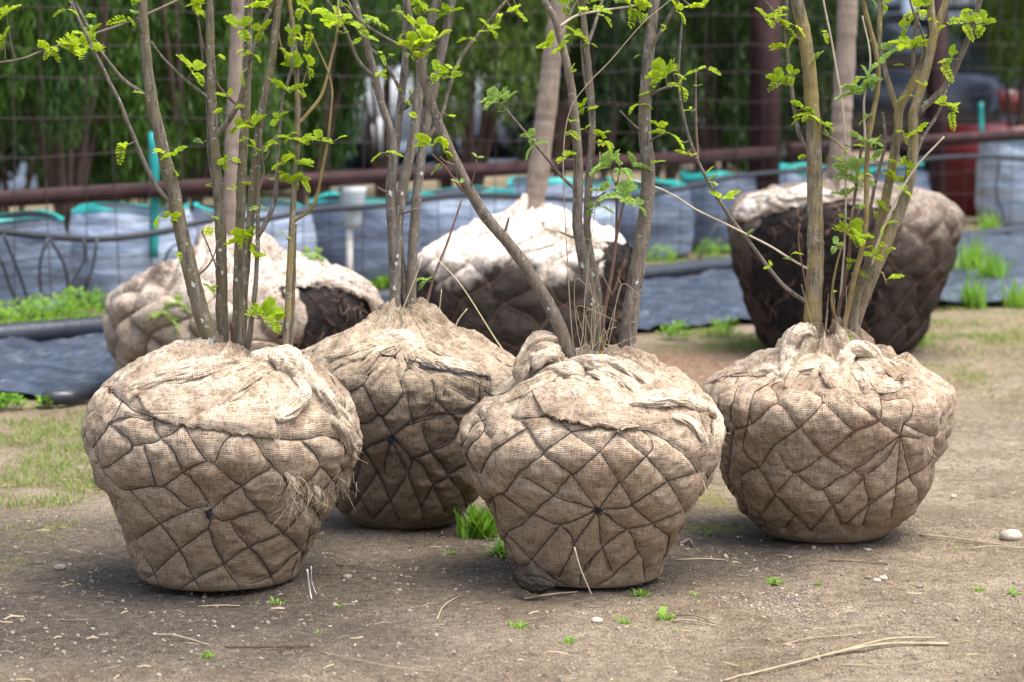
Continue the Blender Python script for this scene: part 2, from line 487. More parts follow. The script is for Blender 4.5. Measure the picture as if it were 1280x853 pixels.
def soil_mat():
    m, nt, b = new_mat('bare_soil', 0.95, 0.15)
    co = objco(nt)
    n1 = noise(nt, co, 3.2, 6, 0.6, 0.3)
    n2 = noise(nt, co, 38, 6, 0.7)
    n3 = noise(nt, co, 210, 4, 0.7)
    vor = N(nt, 'ShaderNodeTexVoronoi'); vor.inputs['Scale'].default_value = 150; nt.links.new(co, vor.inputs['Vector'])
    vor.inputs['Randomness'].default_value = 1.0
    c = ramp(nt, n1, [(0.3, (0.18, 0.132, 0.086)), (0.5, (0.275, 0.212, 0.145)), (0.7, (0.37, 0.295, 0.21))])
    c = mix(nt, math_(nt, 'MULTIPLY', attr(nt, 'dark_soil'), 0.88), c, mix(nt, n2, (0.050, 0.042, 0.035), (0.118, 0.098, 0.078)))
    c = mix(nt, attr(nt, 'rust'), c, mix(nt, ramp(nt, n2, [(0.35, 0), (0.65, 1)]), (0.12, 0.07, 0.045), (0.40, 0.25, 0.16)))
    c = mix(nt, math_(nt, 'MULTIPLY', attr(nt, 'grassy'), ramp(nt, n2, [(0.42, 0), (0.62, 0.6)])), c, (0.11, 0.125, 0.03))
    c = mix(nt, math_(nt, 'MULTIPLY', attr(nt, 'dry'), ramp(nt, n2, [(0.42, 0), (0.6, 0.8)])), c, (0.42, 0.33, 0.20))
    c = mix(nt, math_(nt, 'MULTIPLY', attr(nt, 'moss'), ramp(nt, n2, [(0.34, 0), (0.54, 1.0)])), c, (0.20, 0.20, 0.025))
    c = mix(nt, 1.0, c, ramp(nt, n2, [(0.25, 0.50), (0.75, 1.45)]), 'MULTIPLY')
    c = mix(nt, 1.0, c, ramp(nt, n3, [(0.32, 0.5), (0.68, 1.45)]), 'MULTIPLY')
    c = mix(nt, 1.0, c, ramp(nt, noise(nt, co, 420, 3, 0.7), [(0.34, 0.5), (0.66, 1.5)]), 'MULTIPLY')
    sp = noise(nt, co, 120, 3, 0.6)
    c = mix(nt, ramp(nt, sp, [(0.66, 0), (0.72, 0.3)]), c, (0.48, 0.41, 0.32))
    setc(nt, b, c)
    h = math_(nt, 'ADD', math_(nt, 'MULTIPLY', n2, 1.0), math_(nt, 'MULTIPLY', n3, 0.35))
    h = math_(nt, 'SUBTRACT', h, math_(nt, 'MULTIPLY', vor.outputs['Distance'], 0.4))
    bump(nt, b, h, 0.022, 1.0)
    return m
M['soil'] = soil_mat()
ground = link('ground', mesh_np('ground', np.stack([X.ravel(), Y.ravel(), Z], 1), GF, attrs=gm), M['soil'])
tag(ground, 'bare grey brown soil with mossy and grassy patches', 'ground', kind='structure')
def gz(x, y): return float(ground_h(np.array([x]), np.array([y]))[0])

# pale yard beyond the nursery row
def yard_mat():
    m, nt, b = new_mat('pale_concrete_yard', 1.0, 0.05)
    co = objco(nt)
    f = noise(nt, co, 0.7, 6, 0.65)
    setc(nt, b, ramp(nt, f, [(0.3, (0.05, 0.064, 0.085)), (0.7, (0.115, 0.14, 0.175))]))
    bump(nt, b, noise(nt, co, 40, 4), 0.004)
    return m
a0, a1 = fence_pt(-30, 8.0, 0.006), fence_pt(60, 8.0, 0.006)
b1, b0 = fence_pt(60, 32.0, 0.006), fence_pt(-30, 32.0, 0.006)
yd = MB(); yd.add([a0, a1, b1, b0], [(0, 1, 2, 3)])
tag(yd.build('yard', yard_mat()), 'grey paved yard beyond the wire fence', 'yard', kind='structure')

# ------------------------------------------------------------------ grass, litter, gravel (uncountable)
def blades(n, area, weight, hmin, hmax, wid, seed, lean=0.5):
    rng = np.random.default_rng(seed)
    x = rng.uniform(area[0], area[1], n); y = rng.uniform(area[2], area[3], n)
    w = weight(x, y)
    k = rng.random(n) < w
    x, y, w = x[k], y[k], w[k]
    m = len(x)
    z = ground_h(x, y) - 0.003
    h = rng.uniform(hmin, hmax, m) * (0.6 + 0.6 * w)
    a = rng.uniform(0, 2 * math.pi, m); l = rng.uniform(0.1, lean, m) * h * 2
    b = rng.uniform(0, 2 * math.pi, m)
    wd = wid * rng.uniform(0.6, 1.4, m)
    bx, by = np.cos(b) * wd, np.sin(b) * wd
    dx, dy = np.cos(a) * l, np.sin(a) * l
    V = np.stack([np.stack([x - bx, y - by, z], 1), np.stack([x + bx, y + by, z], 1),
                  np.stack([x + dx * .4 + bx * .8, y + dy * .4 + by * .8, z + h * .65], 1), np.stack([x + dx * .4 - bx * .8, y + dy * .4 - by * .8, z + h * .65], 1),
                  np.stack([x + dx, y + dy, z + h * (1 - 0.25 * l / (h * 2 + 1e-9))], 1)], 1).reshape(-1, 3)
    o = np.arange(m)[:, None] * 5
    return V, (o + np.array([[0, 1, 2, 3]])), (o + np.array([[3, 2, 4]]))
def gmask(key, power=1.0):
    def f(x, y):
        mm, u, v, _ = ground_masks(x, y)
        return np.clip(mm[key], 0, 1) ** power
    return f
V, Q, T = blades(230000, (-2.6, 2.6, 5.6, 12.5), gmask('grassy', 2.2), 0.008, 0.034, 0.0013, 1, 1.0)
tag(link('grass', mesh_np('grass', V, [Q, T], smooth_shade=False), M['grass']), 'short patchy green grass on the soil', 'grass', kind='stuff')
V, Q, T = blades(90000, (-2.6, 2.6, 5.6, 11.5), gmask('dry', 1.2), 0.01, 0.032, 0.0012, 2, 1.6)
tag(link('dry_grass', mesh_np('dry_grass', V, [Q, T], smooth_shade=False), M['grass_dry']), 'dry straw coloured grass in the lawn patches', 'grass', kind='stuff')

# straw and twig litter
def litter(n, seed, lmin, lmax, wid, wfun):
    rng = np.random.default_rng(seed)
    x = rng.uniform(-1.7, 1.8, n); y = 4.4 + (rng.random(n) ** 1.2) * 3.4
    k = rng.random(n) < wfun(x, y)
    x, y = x[k], y[k]; m = len(x)
    L = lmin + (lmax - lmin) * rng.random(m) ** 3
    a = rng.uniform(0, 3.1416, m)
    dx, dy = np.cos(a) * L / 2, np.sin(a) * L / 2
    w = wid * rng.uniform(0.6, 1.5, m)
    nxv, nyv = -np.sin(a) * w, np.cos(a) * w
    b = rng.normal(0, 0.15, m) * L
    mb = MB()
    def pt(t, side, up):
        cx = x + dx * t + nxv * side + -np.sin(a) * b * (1 - t * t); cy = y + dy * t + nyv * side + np.cos(a) * b * (1 - t * t)
        return np.stack([cx, cy, ground_h(cx, cy) + up], 1)
    V = np.stack([pt(-1, -1, .0005), pt(-1, 1, .0005), pt(0, -1, .0015), pt(0, 1, .0015), pt(1, -1, .0005), pt(1, 1, .0005),
                  pt(-1, 0, .003), pt(0, 0, .0045), pt(1, 0, .003)], 1).reshape(-1, 3)
    o = np.arange(m)[:, None] * 9
    Q = np.concatenate([o + np.array([[0, 2, 7, 6]]), o + np.array([[6, 7, 3, 1]]), o + np.array([[2, 4, 8, 7]]), o + np.array([[7, 8, 5, 3]])])
    return mesh_np('straw_litter', V, Q, smooth_shade=False)
tag(link('straw_litter', litter(1500, 3, 0.004, 0.045, 0.0006, lambda x, y: 0.25 + 0.6 * smooth(fbm(np.stack([x * 3, y * 3, 0 * x], -1), 3, 91), -.1, .4)), M['straw']), 'fine bits of straw and stems scattered on the soil', 'litter', kind='stuff')
tag(link('bark_litter', litter(3600, 4, 0.004, 0.04, 0.0012, lambda x, y: np.full_like(x, 0.6)), M['twig_grey']), 'fine dark twig and bark crumbs on the soil', 'litter', kind='stuff')
def gravel(n, seed, r0, r1, cl):
    rng = np.random.default_rng(seed)
    ico = np.array([(0, 0, 1), (.89, 0, .45), (.28, .85, .45), (-.72, .53, .45), (-.72, -.53, .45), (.28, -.85, .45), (.72, .53, -.45), (-.28, .85, -.45), (-.89, 0, -.45), (-.28, -.85, -.45), (.72, -.53, -.45)])
    T0 = [(0, 1, 2), (0, 2, 3), (0, 3, 4), (0, 4, 5), (0, 5, 1), (1, 6, 2), (2, 7, 3), (3, 8, 4), (4, 9, 5), (5, 10, 1), (2, 6, 7), (3, 7, 8), (4, 8, 9), (5, 9, 10), (1, 10, 6)]
    x = rng.uniform(-1.7, 1.8, n); y = 4.4 + (rng.random(n) ** 1.3) * 3.6
    for (cx, cy, s, m) in cl:
        x = np.append(x, rng.normal(cx, s, m)); y = np.append(y, rng.normal(cy, s * 1.2, m))
    n = len(x)
    r = r0 + (r1 - r0) * rng.random(n) ** 4
    sc = rng.uniform(0.6, 1.2, (n, 1, 3)); sc[:, :, 2] *= 0.7
    V = ico[None] * r[:, None, None] * sc + rng.normal(0, 0.14, (n, 11, 3)) * r[:, None, None]
    V += np.stack([x, y, ground_h(x, y) + r * 0.2], 1)[:, None]
    T = (np.arange(n)[:, None, None] * 11 + np.array(T0)[None]).reshape(-1, 3)
    return mesh_np('gravel', V.reshape(-1, 3), T, smooth_shade=False)
g1, g2 = G(985, 752), G(1170, 770)
tag(link('gravel', gravel(9500, 5, 0.0010, 0.0065, [(g1.x, g1.y, .05, 260), (g2.x, g2.y, .09, 200)]), M['stone']), 'small brown gravel and soil crumbs lying on the ground', 'gravel', kind='stuff')
tag(link('pale_gravel', gravel(420, 6, 0.001, 0.005, [(g1.x, g1.y, .05, 120)]), M['stone_pale']), 'tiny pale pebbles sprinkled over the soil', 'gravel', kind='stuff')

# ------------------------------------------------------------------ far trees, cars, shed (behind the fence)
def leaf_cloud(n, centers, radii, lsize, seed, vert=0.5, aspect=4.0, low=None):
    """n leaf quads spread through the volumes of several ellipsoids"""
    rng = np.random.default_rng(seed)
    centers = np.array(centers, float); radii = np.array(radii, float)
    w = radii.prod(1); k = rng.choice(len(centers), n, p=w / w.sum())
    d = rng.normal(size=(n, 3)); d /= np.linalg.norm(d, axis=1)[:, None]
    rr = rng.random(n) ** 0.42
    p = centers[k] + d * radii[k] * rr[:, None]
    ax = rng.normal(size=(n, 3)) * np.array([1, 1, 0.6]); ax[:, 2] += vert * 2.2 * np.where(rng.random(n) < 0.75, 1, -1)
    ax /= np.linalg.norm(ax, axis=1)[:, None]
    sd_ = np.cross(ax, rng.normal(size=(n, 3))); sd_ /= np.linalg.norm(sd_, axis=1)[:, None]
    L = lsize * rng.uniform(0.6, 1.5, n)[:, None]; W = L / aspect
    V = np.stack([p - ax * L * .5, p + sd_ * W * .5 - ax * L * .1, p + ax * L * .5, p - sd_ * W * .5 - ax * L * .1], 1).reshape(-1, 3)
    return V, np.arange(n * 4).reshape(-1, 4)
M['thuja'] = leaf_mat('thuja_foliage', (0.014, 0.045, 0.008), (0.11, 0.21, 0.022), 0.3)
M['thuja_lime'] = leaf_mat('thuja_foliage_lime', (0.025, 0.06, 0.010), (0.15, 0.23, 0.03), 0.3)
M['thuja_dark'] = leaf_mat('thuja_foliage_dark', (0.008, 0.024, 0.007), (0.05, 0.10, 0.016), 0.25)
M['wood_far'] = leaf_mat('woodland_foliage', (0.02, 0.05, 0.015), (0.075, 0.13, 0.035), 0.25)
M['trunk_far'] = simple('conifer_bark', (0.075, 0.048, 0.035), 0.9, 0.4, 20)

def conifer(u, Y, base, h, rad, mat, label, seed, n=9000, low=0.9, stems=6, lean=0.0):
    rng = np.random.default_rng(seed)
    g = P(u, 300, Y)
    loc = Vector((g.x, Y, base))
    t = thing('conifer_tree', label, 'tree', loc, 'clipped conifers behind the wire fence')
    tr = MB()
    for k in range(stems):
        a = rng.uniform(0, 2 * math.pi); r1 = rad * rng.uniform(0.25, 0.7); hh = h * rng.uniform(0.6, 0.9)
        pts = [(0.03 * math.cos(a), 0.03 * math.sin(a), 0), (r1 * .35 * math.cos(a), r1 * .35 * math.sin(a), hh * .25), (r1 * .8 * math.cos(a), r1 * .8 * math.sin(a), hh * .6), (r1 * math.cos(a), r1 * math.sin(a), hh)]
        c = catmull(pts, 0.1)
        tr.tube(c, np.linspace(0.020, 0.005, len(c)), 6)
    tr.build('trunk', M['trunk_far'], t)
    cs, rs = [], []
    lz = low - base
    for k in range(26):
        f = rng.random()
        z = lz + 0.15 + f * (h - lz)
        R = rad * (0.95 - 0.55 * max(0, f - 0.4))
        a = rng.uniform(0, 2 * math.pi); q = R * math.sqrt(rng.random()) * 0.75
        cs.append((q * math.cos(a), q * math.sin(a), z)); rs.append((0.17 * rad / .6, 0.17 * rad / .6, rng.uniform(0.28, 0.5)))
    V, Q = leaf_cloud(n * 3, cs, rs, 0.075, seed + 1, vert=1.3, aspect=7.5)
    link('crown', mesh_np('crown', V, Q, smooth_shade=False), mat, t)
    return t
CON = [  # u, Y, height, radius, material, low edge, label
    (-70, 11.6, 2.3, .62, 'thuja', .95, 'green conifer cut by the left edge of the picture'),
    (85, 11.9, 2.4, .62, 'thuja', .80, 'vase shaped conifer with bare brown stems above leftmost grow bag'),
    (235, 12.3, 2.4, .62, 'thuja', .42, 'dense green conifer behind the leftmost group of bare stems'),
    (385, 12.8, 2.4, .62, 'thuja', .55, 'green conifer between the two left groups of stems'),
    (590, 14.0, 2.5, .66, 'thuja_lime', .88, 'lighter green conifer with bare trunk above the middle of the fence'),
    (745, 14.6, 2.5, .66, 'thuja_dark', .62, 'dark conifer behind the large middle trunk'),
    (880, 15.4, 2.6, .66, 'thuja_dark', .55, 'darkest conifer just left of the thick brown fence post'),
    (1000, 16.4, 2.6, .60, 'thuja_dark', .50, 'dark conifer right behind the thick brown fence post'),
    (1265, 17.3, 2.7, .66, 'thuja_lime', 1.0, 'yellow green conifer with bare stems at the right edge'),
    (480, 17.5, 3.2, .80, 'thuja', 1.02, 'tall conifer farther back behind the second group of stems'),
    (690, 18.5, 3.4, .90, 'thuja_dark', 0.95, 'tall dark conifer in the second row behind the fence'),
    (310, 16.5, 3.2, .9, 'thuja_dark', .60, 'tall dark conifer in the second row on the left'),
    (130, 15.6, 3.2, .9, 'thuja_dark', .45, 'tall dark conifer in the second row at far left'),
    (10, 15.0, 3.2, .9, 'thuja_dark', .50, 'tall dark conifer in the second row behind the leftmost grow bag'),
    (400, 17.0, 3.2, .8, 'thuja_dark', .80, 'tall dark conifer in the second row left of the second stems'),
    (830, 19.0, 3.6, .95, 'thuja', .60, 'tall conifer in the second row left of the brown post'),
    (940, 20.0, 3.6, .95, 'thuja_dark', .45, 'tall dark conifer in the second row behind the brown post'),
    (1275, 20.5, 3.4, .8, 'thuja_lime', .95, 'tall lime conifer in the second row at the right edge'),
    (560, 19.5, 3.6, .9, 'thuja', 1.1, 'tall conifer in the second row above the pale yard'),
]
for k, (u, yy, h, r, mt, low, lab) in enumerate(CON):
    conifer(u, yy, 0.30 if k < 9 else 0.0, h, r, M[mt], lab, 100 + k * 7, n=11000 if k < 9 else 13000, low=low, stems=9 if k in (1, 4, 8) else 6)

# clipped hedge behind the second row, open in the middle
for (u0_, u1_, hy, hh0, lab) in ((-220, 395, 19.5, 2.6, 'dark green hedge behind the conifers on the left'), (655, 1035, 23.5, 3.0, 'dark green hedge behind the conifers right of centre')):
    a_, b_ = P(u0_, 200, hy), P(u1_, 200, hy)
    t = thing('hedge', lab, 'hedge', ((a_.x + b_.x) / 2, hy, 0)); w_ = (b_.x - a_.x)
    rng = np.random.default_rng(int(u1_)); cs = [(rng.uniform(-w_ / 2, w_ / 2), rng.normal(0, .15), rng.uniform(.15, hh0)) for k in range(int(w_ * 48))]
    V, Q = leaf_cloud(int(w_ * 9000), cs, [(.32, .28, .34)] * len(cs), .13, int(u1_) + 1, vert=.5, aspect=3.0)
    link('foliage', mesh_np('foliage', V, Q, smooth_shade=False), M['thuja_dark'], t)
    for k in range(int(w_ / .5)):
        mb = MB(); x_ = -w_ / 2 + (k + .5) * .5
        mb.tube(catmull([(x_, 0, 0), (x_ + rng.normal(0, .05), 0, .6), (x_ + rng.normal(0, .1), 0, 1.6)], .2), .025, 6); mb.build('trunk', M['trunk_far'], t)
# far woodland mass that closes the view
rng = np.random.default_rng(77)
cs, rs = [], []
for k in range(90):
    x = -26 + 56 * rng.random(); y = 44 + 9 * rng.random() + (x + 26) * 0.10
    cs.append((x, y, rng.uniform(0.6, 7.5))); rs.append((2.2, 2.0, 1.9))
V, Q = leaf_cloud(60000, cs, rs, 0.62, 78, vert=0.2, aspect=2.0)
tag(link('woodland', mesh_np('woodland', V, Q, smooth_shade=False), M['wood_far']), 'dark far woodland behind the yard', 'woodland', kind='stuff')

# ---- parked cars on the yard
M['car_dark'] = simple('car_paint_dark', (0.018, 0.022, 0.035), 0.25, 0.1, 3, 0.6)
M['car_silver'] = simple('car_paint_silver', (0.50, 0.53, 0.57), 0.3, 0.05, 3, 0.6)
M['car_white'] = simple('car_paint_white', (0.70, 0.72, 0.75), 0.3, 0.05, 3, 0.6)
M['glass'] = simple('car_glass', (0.02, 0.025, 0.03), 0.08, 0.1, 3, 0.8)
M['tyre'] = simple('tyre_rubber', (0.02, 0.02, 0.02), 0.9, 0.2, 10)
M['rim'] = simple('wheel_rim', (0.45, 0.46, 0.48), 0.35, 0.1, 10, 0.5)
M['lamp_red'] = simple('tail_lamp', (0.10, 0.01, 0.01), 0.2, 0.1, 10, 0.5)
M['lamp_clear'] = simple('head_lamp', (0.7, 0.72, 0.75), 0.15, 0.1, 10, 0.6)
M['plate'] = simple('plate_blank', (0.7, 0.7, 0.68), 0.5, 0.05, 10)
def parked_car(u, Y, rz, paint, label):
    g = P(u, 200, Y)
    t = thing('parked_car', label, 'car', (g.x, Y, 0.008), 'cars parked beyond the fence', rz)
    sec = [(-2.1, .46, .62, .78, .80), (-1.95, .30, .66, .92, .84), (-1.4, .26, .70, .98, .86), (-.6, .26, .72, 1.0, .86), (.5, .26, .72, .98, .86), (1.1, .26, .70, .93, .86), (1.75, .28, .64, .82, .82), (2.05, .40, .58, .70, .74)]
    def loft(secs):
        V, Q = [], []
        for (x, zs, ws) in secs:
            for (z, w) in zip(zs, ws): V.append((x, -w, z))
            for (z, w) in zip(zs[::-1], ws[::-1]): V.append((x, w, z))
        m = len(secs[0][1]) * 2
        for i in range(len(secs) - 1):
            for j in range(m):
                Q.append((i * m + j, i * m + (j + 1) % m, (i + 1) * m + (j + 1) % m, (i + 1) * m + j))
        V, Q = np.array(V, float), np.array(Q)
        T = []
        for b_ in (0, (len(secs) - 1) * m):
            for j in range(1, m - 1): T.append((b_, b_ + j, b_ + j + 1))
        return V, Q, np.array(T)
    body = MB()
    body.add(*loft([(x, (z0, zm, z1 - .05, z1), (w * .95, w, w * .97, w * .88)) for (x, z0, zm, z1, w) in sec]))
    body.build('body', M[paint], t)
    cab = MB()
    cab.add(*loft([(-1.75, (.93, .96), (.72, .70)), (-1.15, (.95, 1.36), (.78, .60)), (-.3, (.96, 1.46), (.80, .62)), (.35, (.96, 1.42), (.80, .61)), (1.15, (.93, .96), (.76, .72))]))
    cab.build('window', M['glass'], t)
    rf = MB()
    rf.add(*loft([(-1.22, (1.345, 1.375), (.63, .58)), (-.3, (1.45, 1.485), (.65, .58)), (.38, (1.41, 1.445), (.64, .58))]))
    rf.build('roof', M[paint], t)
    for s in (-1, 1):
        for x in (-1.3, 1.28):
            w = MB(); th = np.linspace(0, 2 * math.pi, 17)[:-1]
            w.tube(np.array([(x, s * .66, .31), (x, s * .84, .31)]), .31, 18)
            wo = w.build('wheel', M['tyre'], t)
            r = MB(); r.tube(np.array([(x, s * .80, .31), (x, s * .855, .31)]), .19, 14); r.build('rim', M['rim'], wo)
        l = MB(); l.box((-2.06, s * .66, .74), (.10, .26, .18)); l.build('tail_lamp', M['lamp_red'], t)
        l = MB(); l.box((1.97, s * .56, .64), (.16, .28, .12)); l.build('headlight', M['lamp_clear'], t)
        mi = MB(); mi.box((.78, s * .93, .98), (.10, .16, .11)); mi.build('mirror', M[paint], t)
    p = MB(); p.box((-2.115, 0, .60), (.02, .46, .11)); p.build('number_plate', M['plate'], t)
    return t
parked_car(1165, 22.0, math.radians(115), 'car_dark', 'dark parked car with pale windscreen beyond the fence at right')
parked_car(470, 25.0, math.radians(62), 'car_silver', 'silver parked car seen between the stems left of centre')
parked_car(690, 27.5, math.radians(100), 'car_white', 'white parked car seen through the conifers near the centre')

# ---- pale metal canopy behind the dark car
M['shed'] = simple('pale_blue_metal', (0.42, 0.48, 0.56), 0.6, 0.08, 2)
M['shed_dark'] = simple('dark_opening', (0.03, 0.035, 0.04), 0.9, 0.2, 2)
g = P(1120, 200, 29)
t = thing('metal_shed', 'pale blue grey metal shed with posts behind the dark car', 'shed', (g.x, 29, 0.008))
mb = MB(); mb.box((0, 1.6, 1.25), (3.6, .12, 2.5)); mb.build('back_wall', M['shed_dark'], t)
for x in (-1.0, -.25, .12, 1.2):
    mb = MB(); mb.box((x, 0, 1.45), (.16, .16, 2.9)); mb.build('post', M['shed'], t)
for z in (.55, 1.05, 1.75):
    mb = MB(); mb.box((0, .12, z), (3.4, .06, .16)); mb.build('crossbar', M['shed'], t)
mb = MB(); mb.box((0, .9, 3.0), (4.2, 2.6, .12)); mb.build('roof', M['shed'], t)

# ------------------------------------------------------------------ ground sheet with rolled edge
def sheet_mat():
    m, nt, b = new_mat('black_woven_sheet', 0.26, 0.7)
    co = objco(nt)
    f = noise(nt, co, 7, 5, 0.6)
    setc(nt, b, ramp(nt, f, [(0.3, (0.028, 0.040, 0.066)), (0.7, (0.066, 0.088, 0.135))]))
    bump(nt, b, noise(nt, mapping(nt, co, (1, 1, 1)), 6, 6, 0.65, 1.2), 0.12, 1.0)
    return m
M['sheet'] = sheet_mat()
near = [G(-160, 520), G(0, 502), G(140, 494), G(430, 452), G(860, 412), G(1240, 384), G(1500, 366)]
far = [G(-160, 456), G(0, 438), G(140, 424), G(430, 392), G(860, 350), G(1240, 303), G(1500, 280)]
nn = catmull([tuple(p) for p in near], 0.05); nk = 190
def resamp(a, n):
    L = np.concatenate([[0], np.cumsum(np.linalg.norm(np.diff(a, axis=0), axis=1))])
    t = np.linspace(0, L[-1], n)
    return np.stack([np.interp(t, L, a[:, i]) for i in range(a.shape[1])], 1)
na = resamp(nn, nk); fa = resamp(catmull([tuple(p) for p in far], 0.05), nk)
wv = np.linspace(0, 1, 40)
SV = na[:, None] * (1 - wv)[None, :, None] + fa[:, None] * wv[None, :, None]
pp = SV.reshape(-1, 3)
wr = 0.02 + 0.035 * fbm(pp * 3.4, 3, 41) + 0.05 * np.abs(fbm(pp * np.array([3, 7, 1]), 4, 43))
pp[:, 2] = np.maximum(0.004, wr)
pp[:, 1] += np.where(np.tile(wv, nk) < 0.02, 0.06 * fbm(pp * 3, 3, 50), 0)
ii = np.arange(nk - 1)[:, None] * 40 + np.arange(39)[None]
tag(link('ground_sheet', mesh_np('ground_sheet', pp, np.stack([ii, ii + 40, ii + 41, ii + 1], 2).reshape(-1, 4)), M['sheet']), 'wrinkled black weed control sheet spread in front of the grow bags', 'ground sheet')
M['black_pipe'] = simple('black_polythene', (0.022, 0.026, 0.034), 0.35, 0.2, 6, 0.5, 0.004)
c = fa.copy(); c[:, 2] = 0.05 + 0.012 * fbm(c * 2.5, 2, 60)
c[:, :2] += FN * 0.03
tb = MB(); tb.tube(c, 0.042 + 0.008 * fbm(c * 3, 2, 61), 12)
tag(tb.build('sheet_roll', M['black_pipe']), 'black rolled edge lying along the back of the ground sheet', 'roll')
e0 = G(-20, 452); 
sr = MB(); cc = catmull([tuple(G(55, 497, .035)), tuple(G(85, 497, .034)), tuple(G(120, 489, .035)), tuple(G(160, 484, .03))], 0.03); sr.tube(cc, .026, 12)
tag(sr.build('pipe_end', M['black_pipe']), 'short black pipe end lying on near edge of the sheet at left', 'pipe')

# ------------------------------------------------------------------ grow bags
def bag_mat(nm, a, b_):
    m, nt, b = new_mat(nm, 0.5, 0.4)
    co = objco(nt)
    f = noise(nt, mapping(nt, co, (3, 3, 9)), 1.0, 5, 0.6, 0.4)
    setc(nt, b, ramp(nt, f, [(0.3, a), (0.7, b_)]))
    bump(nt, b, noise(nt, mapping(nt, co, (6, 6, 22)), 1.0, 4, 0.55, 0.5), 0.03, 0.8)
    return m
M['bag_a'] = bag_mat('grow_bag_grey', (0.10, 0.13, 0.20), (0.27, 0.32, 0.42))
M['bag_b'] = bag_mat('grow_bag_pale', (0.25, 0.32, 0.46), (0.56, 0.63, 0.74))
M['bag_c'] = bag_mat('grow_bag_slate', (0.09, 0.115, 0.17), (0.21, 0.255, 0.34))
M['teal'] = simple('teal_plastic', (0.02, 0.31, 0.29), 0.5, 0.45, 7, 0.4)
M['pot_soil'] = simple('potting_soil', (0.085, 0.055, 0.035), 0.95, 0.5, 18, 0.1, 0.02)
def grow_bag(s, off, r, h, mat, label, seed, teal=True, weeds=False):
    p = fence_pt(s, off, 0.004)
    t = thing('grow_bag', label, 'grow bag', p, 'grow bags in a row behind the wire fence')
    n, m = 40, 22
    th = np.linspace(0, 2 * math.pi, n, endpoint=False); f = np.linspace(0, 1, m)
    TH, Fz = np.meshgrid(th, f)
    R = r * (0.92 + 0.10 * np.sin(Fz * 3.0)) * np.where(Fz < .04, .93, 1)
    q = np.stack([np.cos(TH), np.sin(TH), Fz * h * 3], -1)
    R = R + 0.022 * fbm(q * np.array([2, 2, 3.0]) + seed, 3, seed) + 0.012 * fbm(q * np.array([1.5, 1.5, 9]) + seed, 3, seed + 1)
    V = np.stack([R * np.cos(TH), R * np.sin(TH), Fz * h + 0.012 * np.sin(TH * 3 + seed) * Fz], -1).reshape(-1, 3)
    i = np.arange(m - 1)[:, None] * n; j = np.arange(n)[None]; k = (j + 1) % n
    Q = np.stack([i + j, i + k, i + n + k, i + n + j], 2).reshape(-1, 4)
    link('bag_wall', mesh_np('bag_wall', V, Q), M[mat], t)
    if teal:
        top = V[-n:].copy()
        w = MB(); hh_ = np.clip(.004 + .045 * fbm(np.stack([np.cos(th) * 1.5, np.sin(th) * 1.5, 0 * th + seed], 1), 2, seed), .001, .05)
        lo = top.copy(); lo[:, 2] -= hh_ * .7; lo[:, :2] *= 1.025; hi = top.copy(); hi[:, 2] += hh_; hi[:, :2] *= 1.01; inn = top.copy(); inn[:, :2] *= .93
        w.add(np.vstack([lo, hi, inn]), [(a, (a + 1) % n, n + (a + 1) % n, n + a) for a in range(n)] + [(n + a, n + (a + 1) % n, 2 * n + (a + 1) % n, 2 * n + a) for a in range(n)])
        w.build('rim_band', M['teal'], t)
    sm_ = MB(); rr = np.linspace(0.02, r * .93, 8)
    VV = np.array([(q_ * math.cos(a), q_ * math.sin(a), h - .05 + .02 * math.sin(5 * a + q_ * 30 + seed)) for q_ in rr for a in th[::2]])
    i = np.arange(7)[:, None] * 20; j = np.arange(20)[None]; k = (j + 1) % 20
    sm_.add(VV, np.stack([i + j, i + k, i + 20 + k, i + 20 + j], 2).reshape(-1, 4), [(0, a, a + 1) for a in range(1, 19)])
    sm_.build('soil', M['pot_soil'], t)
    return t
BG = [(-1.2, .34, .30, .41, 'bag_a', 'grey grow bag beyond the left edge of the picture', True),
      (-.35 + .0, .36, .30, .40, 'bag_a', 'grey grow bag with teal rim, leftmost in the row', True),
      (.45, .42, .30, .43, 'bag_c', 'slate grow bag with half teal rim, second from the left', True),
      (1.15, .40, .29, .44, 'bag_b', 'pale grow bag behind the leftmost pruned root ball', True),
      (1.85, .38, .30, .42, 'bag_b', 'pale grow bag right of the leftmost stems with teal rim', True),
      (2.55, .36, .29, .42, 'bag_c', 'slate grow bag behind the second group of stems', True),
      (3.25, .38, .30, .43, 'bag_b', 'pale grow bag behind the leaning stem near the centre', True),
      (3.98, .36, .31, .46, 'bag_b', 'bright pale grow bag behind the large middle trunk', True),
      (4.70, .40, .29, .40, 'bag_c', 'slate grow bag right of the large middle trunk', True),
      (5.42, .38, .31, .44, 'bag_a', 'grey grow bag left of the dark root ball at right', True),
      (6.2, .38, .30, .44, 'bag_b', 'pale grow bag behind the thick brown post', True),
      (7.0, .38, .30, .42, 'bag_c', 'slate grow bag hidden mostly by the dark root ball', True),
      (8.45, .30, .36, .56, 'bag_b', 'pale grow bag with teal top at the right edge', True)]
for k, (s, off, r, h, mt, lab, te) in enumerate(BG):
    grow_bag(s, off, r, h, mt, lab, 300 + k * 3, te)

